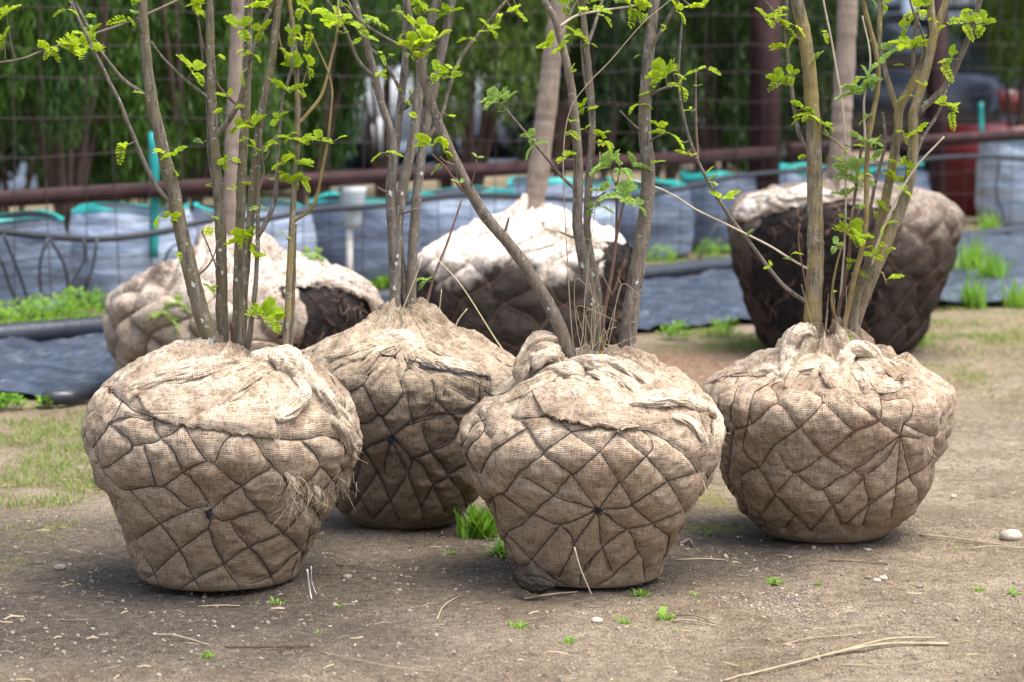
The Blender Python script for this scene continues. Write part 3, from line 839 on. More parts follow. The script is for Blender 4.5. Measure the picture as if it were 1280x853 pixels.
# red crate behind the right-hand bag
M['red'] = simple('red_plastic', (0.13, 0.008, 0.014), 0.45, 0.15, 5, 0.4)
p = fence_pt(9.15, .95, .008)
t = thing('crate', 'dark red plastic crate behind the rightmost grow bag', 'crate', p, rz=math.radians(44))
mb = MB(); mb.box((0, -.28, .32), (.8, .03, .62)); mb.build('side_panel', M['red'], t)
mb = MB(); mb.box((0, .28, .32), (.8, .03, .62)); mb.build('side_panel', M['red'], t)
mb = MB(); mb.box((-.39, 0, .32), (.03, .525, .62)); mb.build('end_panel', M['red'], t)
mb = MB(); mb.box((.39, 0, .32), (.03, .525, .62)); mb.build('end_panel', M['red'], t)
mb = MB(); mb.box((0, 0, .03), (.74, .52, .03)); mb.build('bottom', M['red'], t)

# teal stakes
for (u, v0, v1, s, off, lab) in ((192, 165, 262, .62, .5, 'teal plastic stake rising above the second grow bag'), (1226, 128, 190, 8.4, .42, 'teal plastic stake above the rightmost grow bag')):
    q = fence_pt(s, off)
    a, b_ = P(u, v1 + 60, q.y), P(u, v0, q.y)
    mb = MB(); mb.tube(catmull([tuple(a), tuple((a + b_) / 2 + Vector((.004, 0, 0))), tuple(b_)], .05), .022 if u < 500 else .016, 10)
    tag(mb.build('plastic_stake', M['teal']), lab, 'stake')

# ------------------------------------------------------------------ wire fence
M['fence_paint'] = simple('oxide_red_paint', (0.036, 0.013, 0.013), 0.7, 0.5, 8, 0.3, 0.003)
M['fence_wire'] = simple('fence_wire', (0.05, 0.035, 0.035), 0.7, 0.3, 8, 0.3)
t = thing('wire_fence', 'brown red steel rail fence with thin square wire mesh', 'fence', fence_pt(0))
fo = fence_pt(0)
FROT = math.atan2(FD[1], FD[0])
def rail(s0, s1, z0, z1, th_, nm='rail'):
    mb = MB()
    a, b_ = fence_pt(s0, 0.03), fence_pt(s1, 0.03)
    V = []
    for (p, z) in ((a, z0), (b_, z1)):
        for (o, dz) in ((-.02, -th_ / 2), (.02, -th_ / 2), (.02, th_ / 2), (-.02, th_ / 2)):
            V.append((p.x + FN[0] * o, p.y + FN[1] * o, z + dz))
    mb.add(V, [(0, 1, 2, 3), (7, 6, 5, 4), (0, 4, 5, 1), (1, 5, 6, 2), (2, 6, 7, 3), (3, 7, 4, 0)])
    mb.build(nm, M['fence_paint'], t, off=fo, sm=False)
rail(-3.0, 5.42, .52, .585, .070)
rail(5.56, 12.0, .60, .66, .070)
def s_at(u):          # fence parameter seen at pixel column u
    k = (u - 640) / FPX / math.cos(PITCH) * 1.0
    # x = k*(y*cos + (h-z)*sin..) ~ k*y
    return (k * FA[1] - FA[0]) / (FD[0] - k * FD[1])
for (u, w, top) in ((967, .13, 2.1), (1178, .095, 2.1), (-420, .1, 2.1)):
    p = fence_pt(s_at(u), 0.09)
    mb = MB(); mb.box((p.x, p.y, top / 2), (w, w, top), FROT); mb.build('post', M['fence_paint'], t, off=fo, sm=False)
wm = MB()
rng = np.random.default_rng(12)
for k in range(90):
    s = -3 + k * .180 + rng.normal(0, .02)
    a = fence_pt(s, -.004, .02); b_ = fence_pt(s + rng.normal(0, .03), -.004, 1.75)
    mid_ = (a + b_) / 2 + Vector((rng.normal(0, .008), rng.normal(0, .01), 0))
    wm.tube(catmull([tuple(a), tuple(mid_), tuple(b_)], .3), .0024, 5, False)
for k in range(11):
    z = .10 + k * .158
    pts = [tuple(fence_pt(s, .002, z + rng.normal(0, .012))) for s in np.linspace(-3, 11, 30)]
    wm.tube(np.array(pts), .0020, 5, False)
tag(wm.build('wire_mesh', M['fence_wire'], t, off=fo), kind='stuff')

# hoses tied along the fence
M['hose'] = simple('black_hose', (0.016, 0.019, 0.026), 0.4, 0.2, 8, 0.5)
def fence_hose(pix, off, rad, name, label, cat, grp=None, mat='hose'):
    pts = []
    for (u, v) in pix:
        q = fence_pt(s_at(u), off)
        pts.append(tuple(P(u, v, q.y)))
    mb = MB(); cpt = catmull(pts, .04); mb.tube(cpt, rad, 8)
    return tag(mb.build(name, M[mat]), label, cat, grp)
fence_hose([(-60, 286), (0, 290), (60, 296), (130, 299), (200, 290), (260, 276), (330, 274), (400, 262), (470, 258), (560, 245), (650, 246), (740, 250), (830, 240), (930, 220), (1050, 210), (1200, 196), (1290, 200)], -.05, .015, 'irrigation_hose', 'thick black irrigation hose tied along the wire fence', 'hose')
DT = [([(4, 292), (25, 345), (40, 385), (70, 415), (95, 430)], 'thin black drip tube hanging at far left of the hose'),
      ([(60, 297), (50, 330), (52, 370), (58, 388)], 'thin black drip tube curving below the hose, left of a crossing pair'),
      ([(62, 298), (80, 330), (86, 365), (88, 400)], 'thin black drip tube crossing over the leftmost grow bag'),
      ([(104, 299), (106, 325), (92, 350), (86, 372)], 'thin black drip tube looping right of the crossing pair'),
      ([(121, 298), (117, 330), (106, 362)], 'thin black drip tube at right side of leftmost grow bag'),
      ([(0, 320), (20, 375), (55, 418), (100, 448), (118, 460)], 'long black drip tube trailing from the left edge to the sheet'),
      ([(206, 370), (205, 330), (218, 306), (240, 312), (252, 350)], 'black hoop of drip tube behind the leftmost stems'),
      ([(545, 300), (580, 292), (620, 300), (650, 320)], 'thin black tube arched over the middle root ball'),
      ([(1250, 200), (1245, 240), (1255, 275), (1240, 290)], 'thin black tube hanging over the rightmost grow bag'),
      ([(800, 400), (840, 370), (870, 330), (890, 290), (905, 270)], 'black tube rising from the sheet beside the dark root ball')]
for pix, lab in DT:
    fence_hose(pix, -.08, .0065, 'drip_tube', lab, 'tube', 'thin drip tubes hanging from the hose')

# white cap on a stake in the gap
q = fence_pt(s_at(441), .05)
t = thing('capped_stake', 'white plastic cup upside down on a pale stake by the fence', 'stake', (P(441, 300, q.y).x, q.y, 0))
mb = MB(); a, b_ = P(437, 415, q.y), P(437, 280, q.y); x0 = P(441, 300, q.y).x
mb.tube(np.array([(a.x - x0, 0, 0), (b_.x - x0, 0, b_.z)]), .016, 10); mb.build('stake', M['string'], t)
z0, z1 = P(441, 284, q.y).z, P(441, 234, q.y).z
mb = MB(); zz = np.linspace(z0, z1, 8); mb.tube(np.stack([np.zeros(8), np.zeros(8), zz], 1), np.linspace(.040, .070, 8), 16); mb.build('cup', simple('white_plastic', (0.38, 0.41, 0.42), .4, .05, 5), t)

# ================================================================== ROOT BALLS
ROWS = {
 'b1': (5.42, [(730,180,372),(722,173,377),(715,172,378),(700,168,387),(680,163,395),(650,150,410),(620,140,424),(600,127,434),(580,115,444),(560,107,451),(545,104,450),(530,105,446),(515,110,440),(500,122,433),(490,135,425),(480,150,412),(470,172,395),(461,200,370),(453,230,345),(447,255,320)]),
 'b2': (6.08, [(656,440,575),(640,425,585),(625,416,597),(600,405,612),(575,398,622),(550,390,632),(525,383,642),(505,376,650),(490,371,655),(475,368,655),(462,370,648),(450,378,630),(440,395,607),(432,420,585),(424,445,565),(415,465,550),(405,478,535),(399,488,522)]),
 'b3': (5.44, [(727,650,826),(718,645,830),(710,642,833),(700,634,838),(680,627,848),(660,619,858),(640,610,868),(620,597,880),(605,587,888),(590,583,893),(575,576,899),(560,572,904),(545,575,905),(530,586,900),(515,598,893),(505,612,885),(495,630,872),(485,650,855),(475,672,835),(467,690,815),(460,705,800)]),
 'b4': (5.92, [(672,955,1108),(664,945,1117),(655,940,1125),(640,925,1142),(625,915,1152),(605,906,1162),(585,902,1166),(565,898,1173),(545,892,1184),(530,885,1188),(515,880,1190),(505,878,1191),(495,881,1189),(487,887,1182),(480,897,1174),(473,912,1160),(468,932,1143),(463,955,1120),(455,978,1095),(445,990,1082),(432,996,1072)]),
 'f1': (8.35, [(493,175,440),(475,155,458),(455,147,468),(435,141,474),(415,137,477),(395,134,478),(380,136,475),(365,150,468),(352,178,448),(342,205,418),(334,228,390),(325,250,358),(315,266,325)]),
 'f2': (9.05, [(459,565,760),(445,545,775),(425,530,785),(400,522,790),(375,520,792),(350,520,793),(335,521,792),(320,525,790),(310,535,785),(300,560,775),(292,590,760),(285,620,735),(277,642,712),(271,652,698)]),
 'f3': (9.60, [(436,960,1140),(425,950,1150),(400,938,1160),(370,928,1172),(340,920,1185),(310,915,1194),(285,912,1199),(270,914,1200),(258,920,1192),(250,930,1180),(245,950,1165),(241,975,1130),(238,1000,1105)]),
}
NET = {}
NET['b1'] = [
 [(139,489),(151,500),(191,524),(230,532),(280,538),(292,542),(343,548),(377,550),(406,544),(430,554),(440,562)],
 [(151,500),(134,529),(117,553),(114,562)],[(134,529),(163,557),(150,572),(127,585),(117,555)],[(127,585),(149,610),(161,613),(193,608),(203,609),(228,591),(258,576),(268,579),(278,555),(292,542)],
 [(134,529),(168,519),(191,524)],[(191,524),(199,547),(224,534),(230,532)],[(199,547),(211,558),(228,590)],[(163,557),(195,551),(199,547)],[(179,558),(188,585),(193,608)],[(230,532),(244,556),(258,576)],
 [(230,532),(255,516),(280,507),(299,502),(313,498)],[(268,579),(288,598),(302,609)],[(302,609),(270,631),(261,640)],[(228,591),(241,602),(261,633)],[(204,609),(239,637)],
 [(261,633),(239,637),(200,655),(165,677)],[(163,614),(200,655),(224,687),(243,724),(256,745)],[(261,640),(260,661),(224,687),(193,716),(185,722)],[(260,661),(277,701),(290,718),(303,739)],
 [(261,643),(285,652),(326,641)],[(302,609),(326,641),(356,669),(378,689),(385,705)],[(289,653),(313,685),(340,721),(347,737)],[(313,685),(352,669)],[(313,685),(285,703),(243,724),(215,745)],
 [(340,721),(312,730)],[(340,721),(375,691)],[(356,669),(388,633)],[(302,609),(340,585)],[(341,585),(317,548)],[(341,585),(356,596),(363,612)],[(371,615),(388,633),(401,653),(378,686)],
 [(371,615),(401,582),(377,551)],[(401,582),(416,597),(422,615)],[(388,633),(397,623),(416,602)],[(401,653),(411,654)],[(171,675),(193,716)],[(193,716),(201,732),(215,743)],[(147,620),(148,640),(163,675)]]
NET['b2'] = [
 [(389,457),(395,445),(413,439)],[(411,480),(408,464),(415,455),(436,443)],[(427,497),(453,481),(466,457)],[(453,481),(473,519),(480,520),(506,492),(501,478),(500,467)],[(506,492),(513,499),(516,529)],
 [(473,519),(460,529),(445,531)],[(473,519),(490,540),(490,546)],[(490,546),(454,562)],[(454,562),(471,591),(488,625),(499,653)],[(490,546),(478,591)],[(471,591),(450,621),(436,642)],[(450,621),(466,649)],[(440,610),(450,621)],
 [(488,625),(466,649)],[(488,625),(509,593)],[(490,546),(497,567),(509,593)],[(490,546),(514,575),(509,593)],[(509,593),(527,634),(531,661)],[(527,634),(542,606)],[(514,575),(539,565),(571,550)],[(514,575),(525,580),(542,606),(557,640)],
 [(539,565),(529,533)],[(539,565),(560,594),(542,606)],[(560,594),(582,582)],[(560,594),(580,621),(583,640)],[(490,546),(516,529),(563,518),(583,516),(598,502)],[(516,529),(544,500),(538,469)],[(544,500),(562,516),(577,534)],
 [(556,495),(555,487),(562,481),(588,497),(600,502)],[(600,502),(600,481)],[(571,550),(577,534)],[(427,497),(420,530),(445,531),(454,562)],[(582,582),(600,560)],[(420,600),(440,610),(454,562)]]
NET['b3'] = [
 [(638,520),(651,523),(685,519),(699,526),(749,533),(770,537),(803,538),(826,545)],[(699,526),(714,540),(747,564)],[(714,540),(680,564),(648,594),(626,621)],[(657,535),(651,523)],[(657,535),(676,563),(714,594)],
 [(657,535),(617,563),(598,592)],[(596,515),(605,536),(581,566),(597,593)],[(605,536),(612,548)],[(714,540),(743,535)],[(771,541),(750,564),(717,594)],[(750,564),(774,601)],[(771,541),(808,570)],[(803,538),(816,546),(816,561),(808,570)],
 [(808,570),(776,601)],[(808,570),(834,601),(850,627),(858,642)],[(826,545),(855,564),(875,590)],[(774,601),(748,638)],[(774,601),(790,632),(748,638)],[(790,632),(834,602)],[(790,632),(816,655),(838,672)],
 [(748,638),(784,661),(816,655)],[(784,661),(754,684),(730,716)],[(748,638),(753,682),(763,716)],[(788,664),(800,692),(807,701),(807,727)],[(800,692),(767,720),(743,733)],[(838,672),(836,690)],[(864,640),(838,692)],
 [(748,638),(700,656),(664,646)],[(714,594),(748,638)],[(714,594),(691,620),(659,647),(633,668),(632,690)],[(691,620),(720,630),(748,638)],[(691,620),(650,596)],[(626,621),(659,647)],[(626,621),(611,627),(613,640),(632,688)],
 [(700,656),(665,699),(657,710)],[(700,656),(717,681),(698,723)],[(748,638),(717,681)],[(717,681),(728,716)],[(633,668),(665,699),(691,722),(712,733)],[(754,684),(728,716),(726,733)],[(834,601),(875,590)],[(816,655),(850,640)]]
NET['b4'] = [
 [(882,504),(890,480),(906,469),(940,469),(970,466)],[(924,479),(912,508),(910,530)],[(970,471),(939,493),(936,520),(940,531)],[(918,537),(940,530),(972,504),(998,536)],[(972,504),(970,488),(964,480),(978,474)],
 [(998,536),(966,559),(951,583)],[(1004,539),(1030,569)],[(974,566),(993,591),(1030,570)],[(998,536),(1029,502),(1009,486)],[(1029,502),(1040,513),(1069,540)],[(1069,540),(1034,569)],[(1069,540),(1100,525),(1103,498),(1100,490)],
 [(1100,525),(1126,545)],[(1072,502),(1100,525)],[(1103,498),(1139,500),(1138,524),(1130,530),(1126,545)],[(1130,530),(1168,545),(1178,522)],[(1126,545),(1152,548)],[(1126,545),(1069,588),(1030,612)],[(1126,545),(1107,575),(1083,594)],
 [(1126,545),(1121,607),(1115,648)],[(1126,545),(1139,596),(1148,612),(1147,629)],[(1139,596),(1121,607),(1088,631),(1054,660)],[(1080,597),(1088,631)],[(1080,597),(1049,630)],[(1069,588),(1080,597)],[(1088,631),(1079,661)],
 [(1049,630),(1041,633),(1054,660)],[(1041,633),(1030,646),(1013,665)],[(1030,612),(1041,633)],[(1139,596),(1165,577),(1168,545)],[(993,591),(970,618),(947,650)],[(949,584),(970,618)],[(970,618),(993,645),(1013,665)],
 [(993,591),(1023,613),(1040,605)],[(993,645),(981,661)],[(951,583),(930,592),(927,605),(940,660)],[(916,539),(914,592),(925,637),(944,660)],[(901,570),(906,603),(936,656)],[(950,639),(961,661)],[(936,520),(930,560),(949,584)],[(1030,570),(1062,590)]]

def build_surface(key, nT, nS, dep=0.96):
    yc, rows = ROWS[key]
    L = np.array([tuple(P(a, v, yc)) for v, a, b in rows]); R = np.array([tuple(P(b, v, yc)) for v, a, b in rows])
    z = L[:, 2]; xc = (L[:, 0] + R[:, 0]) / 2; ha = (R[:, 0] - L[:, 0]) / 2
    z = z - z[0] + 0.005
    # closed foot and open neck
    z = np.concatenate([[0.0, 0.002], z, [z[-1] + 0.004]]); xc = np.concatenate([[xc[0]] * 2, xc, [xc[-1]]]); ha = np.concatenate([[0.01, ha[0] * .82], ha, [0.012]])
    d = np.concatenate([[0], np.cumsum(np.hypot(np.diff(z), np.diff(ha)))])
    t = np.linspace(0, d[-1], nT)
    z, xc, ha = np.interp(t, d, z), np.interp(t, d, xc), np.interp(t, d, ha)
    k = np.exp(-np.linspace(-2, 2, 9 if nT > 120 else 5) ** 2); k /= k.sum()
    def sm(a):
        w = len(k) // 2
        return np.convolve(np.pad(a, w, mode='edge'), k, 'valid')
    z, xc, ha = sm(z), sm(xc), sm(ha)
    th = np.linspace(0, 2 * math.pi, nS, endpoint=False)
    V = np.stack([xc[:, None] + ha[:, None] * np.cos(th), yc + ha[:, None] * dep * np.sin(th), np.repeat(z[:, None], nS, 1)], 2)
    return V, t, th, ha, z, xc, yc
def grid_faces(n, m):
    i = np.arange(n - 1)[:, None] * m; j = np.arange(m)[None]; k = (j + 1) % m
    return np.stack([i + j, i + k, i + m + k, i + m + j], 2).reshape(-1, 4)
def grid_normals(V):
    du = np.roll(V, -1, 1) - np.roll(V, 1, 1)
    dv = np.gradient(V, axis=0)
    n = np.cross(du, dv)
    return n / (np.linalg.norm(n, axis=2)[:, :, None] + 1e-12)
def bvh_of(V, F): return BVHTree.FromPolygons([tuple(p) for p in V], [tuple(f) for f in F.tolist()])
def shoot(bvh, u, v):
    d = ray(u, v).normalized()
    h = bvh.ray_cast(CO, d)
    return (h[0], h[1]) if h[0] is not None else (None, None)

def net_points(key, bvh, yc, center, step=1.0):
    """photo-side strings dropped on the ball, the far side mirrored"""
    lines = []
    for ln in NET[key]:
        p = catmull([(a, b, 0) for a, b in ln], step)
        cur = []
        for (u, v, _) in p:
            h, n = shoot(bvh, u, v)
            if h is not None: cur.append(tuple(h))
        if len(cur) > 1:
            c = np.array(cur)
            lines.append(c)
            m = c.copy(); m[:, 1] = 2 * yc - m[:, 1]
            lines.append(m)
    return lines
def helix_net(V, z, th, seed, nlines, turns):
    rng = np.random.default_rng(seed)
    nT, nS = V.shape[:2]
    i0, i1 = int(nT * .16), int(nT * .93)
    lines = []
    for sgn in (1, -1):
        for k in range(nlines):
            t0 = (k + rng.uniform(-.12, .12)) / nlines
            idx = np.linspace(i0, i1, 60)
            f = (t0 + sgn * turns * (idx - i0) / (i1 - i0) + 0.012 * np.sin(idx * .35 + k)) % 1.0
            j = (f * nS).astype(int) % nS
            lines.append(V[idx.astype(int), j])
    return lines

BALL = {}
def root_ball(key, parent, mat, wire, nT=230, nS=420, seed=1, crease=0.0065, puff=0.006, folds=14, fold_amp=0.012, bumps=(), soil_poly=None, helix=None, wire_r=0.00115, lump=0.012):
    off = parent.location
    V, t, th, ha, z, xc, yc = build_surface(key, nT, nS)
    Nn = grid_normals(V)
    F = grid_faces(nT, nS)
    bv = bvh_of(V.reshape(-1, 3), F)
    lines = net_points(key, bv, yc, None) if key in NET else helix_net(V, z, th, seed, *helix)
    if key in NET:      # the flanks, which the photograph shows edge-on
        for c in helix_net(V, z, th, seed + 70, 13, .30):
            c = catmull(c[:46:3], .004)
            sn = np.abs((c[:, 1] - yc) / (np.hypot(c[:, 0] - xc.mean(), c[:, 1] - yc) + 1e-9))
            run = []
            for p, s_ in zip(c, sn):
                if s_ < .40: run.append(p)
                elif run:
                    if len(run) > 8: lines.append(np.array(run))
                    run = []
            if len(run) > 8: lines.append(np.array(run))
    # crease field
    S = []
    for c in lines:
        if key in NET: S.append(c[::1])
        else: S.append(catmull(c[::3], .01))
    S = np.vstack(S)
    kd = KDTree(len(S))
    for i, p in enumerate(S): kd.insert(p, i)
    kd.balance()
    flat = V.reshape(-1, 3)
    D = np.array([kd.find(p)[2] for p in flat]).reshape(nT, nS)
    ztop = z.max(); fr = (np.arange(nT) / nT)
    nz = fbm(flat * 5.0 + seed, 3, seed).reshape(nT, nS)
    n2 = fbm(flat * 17.0 + seed, 3, seed + 5).reshape(nT, nS)
    n3 = fbm(flat * np.array([48, 48, 90.0]) + seed, 3, seed + 9).reshape(nT, nS)
    sc = 1.0 if key in NET else 2.2
    n4 = fbm(flat * 34.0 + seed, 2, seed + 12).reshape(nT, nS)
    disp = lump * nz + 0.0062 * n2 + 0.0030 * (np.abs(n4) * -2 + .6) + 0.0016 * n3
    disp += puff * (1 - np.exp(-(D / (0.020 * sc)) ** 1.25)) - crease * np.exp(-(D / (0.0058 * sc)) ** 1.1)
    # gathered folds running to the neck
    rng = np.random.default_rng(seed + 50)
    R = np.hypot(V[:, :, 0] - xc[:, None], V[:, :, 1] - yc)
    Rm = ha.max()
    dome = np.clip(1 - R / (Rm * 0.92), 0, 1) * (z[:, None] > 0.6 * ztop)
    domew = smooth(dome, 0.0, 0.35) * (0.5 + 0.8 * dome)
    for k in range(folds):
        t0 = rng.uniform(0, 2 * math.pi); sw = rng.uniform(-1.4, 1.4); w = rng.uniform(0.05, 0.16); amp = rng.uniform(0.5, 1.4) * fold_amp * (1 if k % 3 else -1)
        dd = (th[None] - t0 - sw * (1 - dome) + math.pi) % (2 * math.pi) - math.pi
        disp += amp * np.exp(-(dd / w) ** 2) * domew
    sw = 1.1 * math.sin(seed * 1.7)
    thd = th[None] + sw * (1 - dome)
    rq = np.stack([np.cos(thd) * 2.6, np.sin(thd) * 2.6, dome * 1.6 + seed], -1)
    rdg = 1 - np.abs(fbm(rq + 0.5 * fbm(rq * 1.7, 2, seed + 21)[..., None], 3, seed + 22)) * 2.6
    disp += fold_amp * 0.9 * np.clip(rdg, -.6, 1) * domew
    rq2 = np.stack([np.cos(thd) * 7, np.sin(thd) * 7, dome * 3 + seed], -1)
    disp += fold_amp * 0.40 * np.clip(1 - np.abs(fbm(rq2, 2, seed + 25)) * 3, -.6, 1) * domew
    disp *= smooth(z, 0.0, 0.05)[:, None] * 0.9 + 0.1
    V2 = V + Nn * disp[:, :, None]
    for (u, v, amp, w) in bumps:
        c = np.array(P(u, v, yc)); ctr = np.array((xc.mean(), yc, c[2]))
        dr = c - ctr; dr[2] = 0; dr /= np.linalg.norm(dr)
        g = np.exp(-((V - c) ** 2).sum(2) / w ** 2)
        V2 += dr * (g * amp)[:, :, None]
    V2[:, :, 2] = np.maximum(V2[:, :, 2], 0.0 - 0.004)
    fl = V2.reshape(-1, 3)
    uvm = np.stack([np.broadcast_to((th * Rm)[None], (nT, nS)), np.broadcast_to(t[:, None], (nT, nS))], 2).reshape(-1, 2)
    keep = np.ones(len(F), bool)
    if soil_poly is not None:
        fc = fl[F].mean(1); u, v = PIX(fc)
        u = u + 7 * fbm(fc * 14, 3, 31); v = v + 7 * fbm(fc * 14 + 5, 3, 32)
        ins = np.zeros(len(u), bool)
        pl = soil_poly
        for i in range(len(pl)):
            (x0, y0), (x1, y1) = pl[i], pl[(i + 1) % len(pl)]
            cnd = ((y0 > v) != (y1 > v)) & (u < (x1 - x0) * (v - y0) / (y1 - y0 + 1e-9) + x0)
            ins ^= cnd
        nf = np.cross(fl[F[:, 1]] - fl[F[:, 0]], fl[F[:, 3]] - fl[F[:, 0]])
        front = ((np.array(CO) - fc) * nf).sum(1) > 0
        keep = ~(ins & front)
        us = F[~keep]; lab = np.arange(len(fl))
        for _ in range(400):
            m_ = lab[us].min(1); old = lab.copy(); np.minimum.at(lab, us, m_[:, None])
            if (old == lab).all(): break
        fl_ = lab[us[:, 0]]; main = np.bincount(fl_).argmax()
        keep[np.where(~keep)[0][fl_ != main]] = True
    # unwrap seam fix is unnecessary: weave is periodic at this scale
    wrap = link('burlap_wrap', mesh_np('burlap_wrap', fl - np.array(off), F[keep], uvm), mat, parent)
    bv2 = bvh_of(fl, F)
    if soil_poly is not None:
        V3 = V + Nn * (lump * nz - 0.004 + 0.014 * fbm(flat * 12, 4, 71).reshape(nT, nS) + 0.010 * fbm(flat * 40, 3, 73).reshape(nT, nS))[:, :, None]
        V3[:, :, 2] = np.maximum(V3[:, :, 2], 0)
        used = F[~keep]
        idx = np.unique(used); mp = -np.ones(len(fl), int); mp[idx] = np.arange(len(idx))
        # grow the soil one ring under the cloth
        big = np.zeros(len(fl), bool); big[idx] = True
        for _ in range(3): big[F[big[F].any(1)]] = True
        sel = F[big[F].all(1)]
        idx = np.unique(sel); mp[idx] = np.arange(len(idx))
        link('root_soil', mesh_np('root_soil', V3.reshape(-1, 3)[idx] - np.array(off), mp[sel]), M['root_soil'], parent)
        rr = np.random.default_rng(seed + 3)
        mb = MB(); cand = V3.reshape(-1, 3)[np.unique(used)]
        for k in range(26):
            a = cand[rr.integers(len(cand))]
            pts = [a]
            dr = rr.normal(0, 1, 3) * np.array([1, .4, 1.2]); dr /= np.linalg.norm(dr)
            for s_ in range(6):
                dr = dr + rr.normal(0, .5, 3); dr /= np.linalg.norm(dr)
                pts.append(pts[-1] + dr * .022)
            pts = [np.array(bv2.find_nearest(Vector(p))[0]) + np.array([0, -.010 - .016 * rr.random(), 0]) * (0.2 if i in (0, 6) else 1) for i, p in enumerate(pts)]
            c = catmull(pts, .012)
            mb.tube(c, np.linspace(rr.uniform(.002, .0042), .001, len(c)), 5)
        tag(mb.build('exposed_roots', M['root'], parent, off=off), kind='stuff')
    # strings on the displaced surface
    mb = MB()
    for c in lines:
        if key not in NET: c = catmull(c[::3], .02)
        q = []
        for p in c[::3] if key in NET else c:
            h = bv2.find_nearest(Vector(p))
            if h[0] is None: continue
            q.append(np.array(h[0]) + np.array(h[1]) * wire_r * 0.7)
        if len(q) > 1:
            q = np.array(q)
            for _ in range(3):
                if len(q) > 4: q[1:-1] = (q[:-2] + 2 * q[1:-1] + q[2:]) / 4
            q[:, 2] = np.maximum(q[:, 2], wire_r)
            mb.tube(q, wire_r * (1 + .25 * fbm(q * 30, 2, 3)), 5, False)
    tag(mb.build('netting', wire, parent, off=off), kind='stuff')
    BALL[key] = dict(bv=bv2, yc=yc, ztop=ztop, off=off, parent=parent, wrap=wrap, Rm=Rm, xc=float(xc[-1]))
    return wrap

def on_ball(key, u, v, lift=0.0, dy=0.0):
    b = BALL[key]
    h, n = shoot(b['bv'], u, v)
    if h is None or dy > 0.5: return np.array(P(u, v, b['yc'] + (dy if dy < 0.5 else 0)))
    return np.array(h) + np.array(n) * lift
def cloth_roll(key, path, seed, mat='burlap_loose', twist=0.0, flat=0.7, fray=0, name='burlap_fold', pleat=5):
    """a gathered, crumpled length of burlap lying on the ball; path = (u, v, radius px[, depth])"""
    b = BALL[key]; px = pxm(b['yc'])
    pts = []
    for k, e in enumerate(path):
        u, v, r = e[:3]
        end = k in (0, len(path) - 1)
        if len(e) > 3: p = np.array(P(u, v, b['yc'] + e[3]))
        else: p = on_ball(key, u, v, r * px * (-0.35 if end else 0.05))
        pts.append((*p, r * px * (1.0 if end else 1.12)))
    c = catmull(pts, .0032)
    n = len(c); S = 72
    t = np.gradient(c[:, :3], axis=0); t /= np.linalg.norm(t, axis=1)[:, None] + 1e-9
    ctr = np.array([b['xc'], b['yc'], 0.2])
    nr = c[:, :3] - ctr; nr /= np.linalg.norm(nr, axis=1)[:, None]
    nr = nr * .7 + np.array([0, -.35, .35])
    B = nr - t * (nr * t).sum(1)[:, None]; B /= np.linalg.norm(B, axis=1)[:, None] + 1e-9
    A = np.cross(t, B)
    a = np.linspace(0, 2 * math.pi, S, endpoint=False)[None]
    L = (np.arange(n) * .0032)[:, None]
    R = c[:, 3:4]
    aa = a + twist * 2.0 * L / .12 + 0.9 * fbm(np.stack([L * 16 + 0 * a, np.cos(a) + 0 * L, np.sin(a) + 0 * L + seed], -1), 2, seed)
    q = np.stack([np.cos(aa) * 1.15, np.sin(aa) * 1.15, L * 11 + 0 * a + seed * 3.1], -1)
    q = q + 0.35 * fbm(q * 1.3, 2, seed + 3)[..., None]
    r1 = 1 - 2.4 * np.abs(fbm(q, 2, seed + 5))
    q2 = np.stack([np.cos(aa) * 2.6, np.sin(aa) * 2.6, L * 26 + 0 * a + seed], -1)
    r2 = 1 - 2.4 * np.abs(fbm(q2, 3, seed + 7))
    lum = fbm(np.stack([np.cos(a) * .8 + 0 * L, np.sin(a) * .8 + 0 * L, L * 22 + 0 * a + seed * 7], -1), 2, seed + 9)
    shp = 0.80 + 0.36 * np.clip(r1, -.8, 1) + 0.16 * np.clip(r2, -.8, 1) + 0.40 * lum
    shp = np.clip(shp, .25, 1.7)
    end = np.minimum(np.arange(n), np.arange(n)[::-1])[:, None] * .0032
    shp = shp * np.clip(end / (R * .9), 0.15, 1) ** .5
    X_ = np.cos(a) * R * shp * (1.12 + .25 * fbm(np.stack([L[:, 0] * 20, 0 * L[:, 0], 0 * L[:, 0] + seed], -1), 2, 3)[:, None]); Y_ = np.sin(a) * R * shp * flat
    V = c[:, None, :3] + A[:, None] * X_[..., None] + B[:, None] * Y_[..., None]
    V[..., 2] = np.maximum(V[..., 2], -.003)
    uv = np.stack([a * R.mean() + 0 * L, L + 0 * a], 2).reshape(-1, 2)
    i_ = np.arange(n - 1)[:, None] * S; j_ = np.arange(S)[None]; k_ = (j_ + 1) % S
    Q = np.stack([i_ + j_, i_ + k_, i_ + S + k_, i_ + S + j_], 2).reshape(-1, 4)
    Vf = np.vstack([V.reshape(-1, 3), c[:1, :3], c[-1:, :3]]); uv = np.vstack([uv, uv[:1], uv[-1:]])
    jj = np.arange(S); kk = (jj + 1) % S; m = n * S
    T = np.vstack([np.stack([np.full(S, m), kk, jj], 1), np.stack([np.full(S, m + 1), m - S + jj, m - S + kk], 1)])
    mb = MB(); mb.add(Vf, Q, T, uv)
    mb.build(name, M[mat], b['wrap'], off=b['off'])
    return c
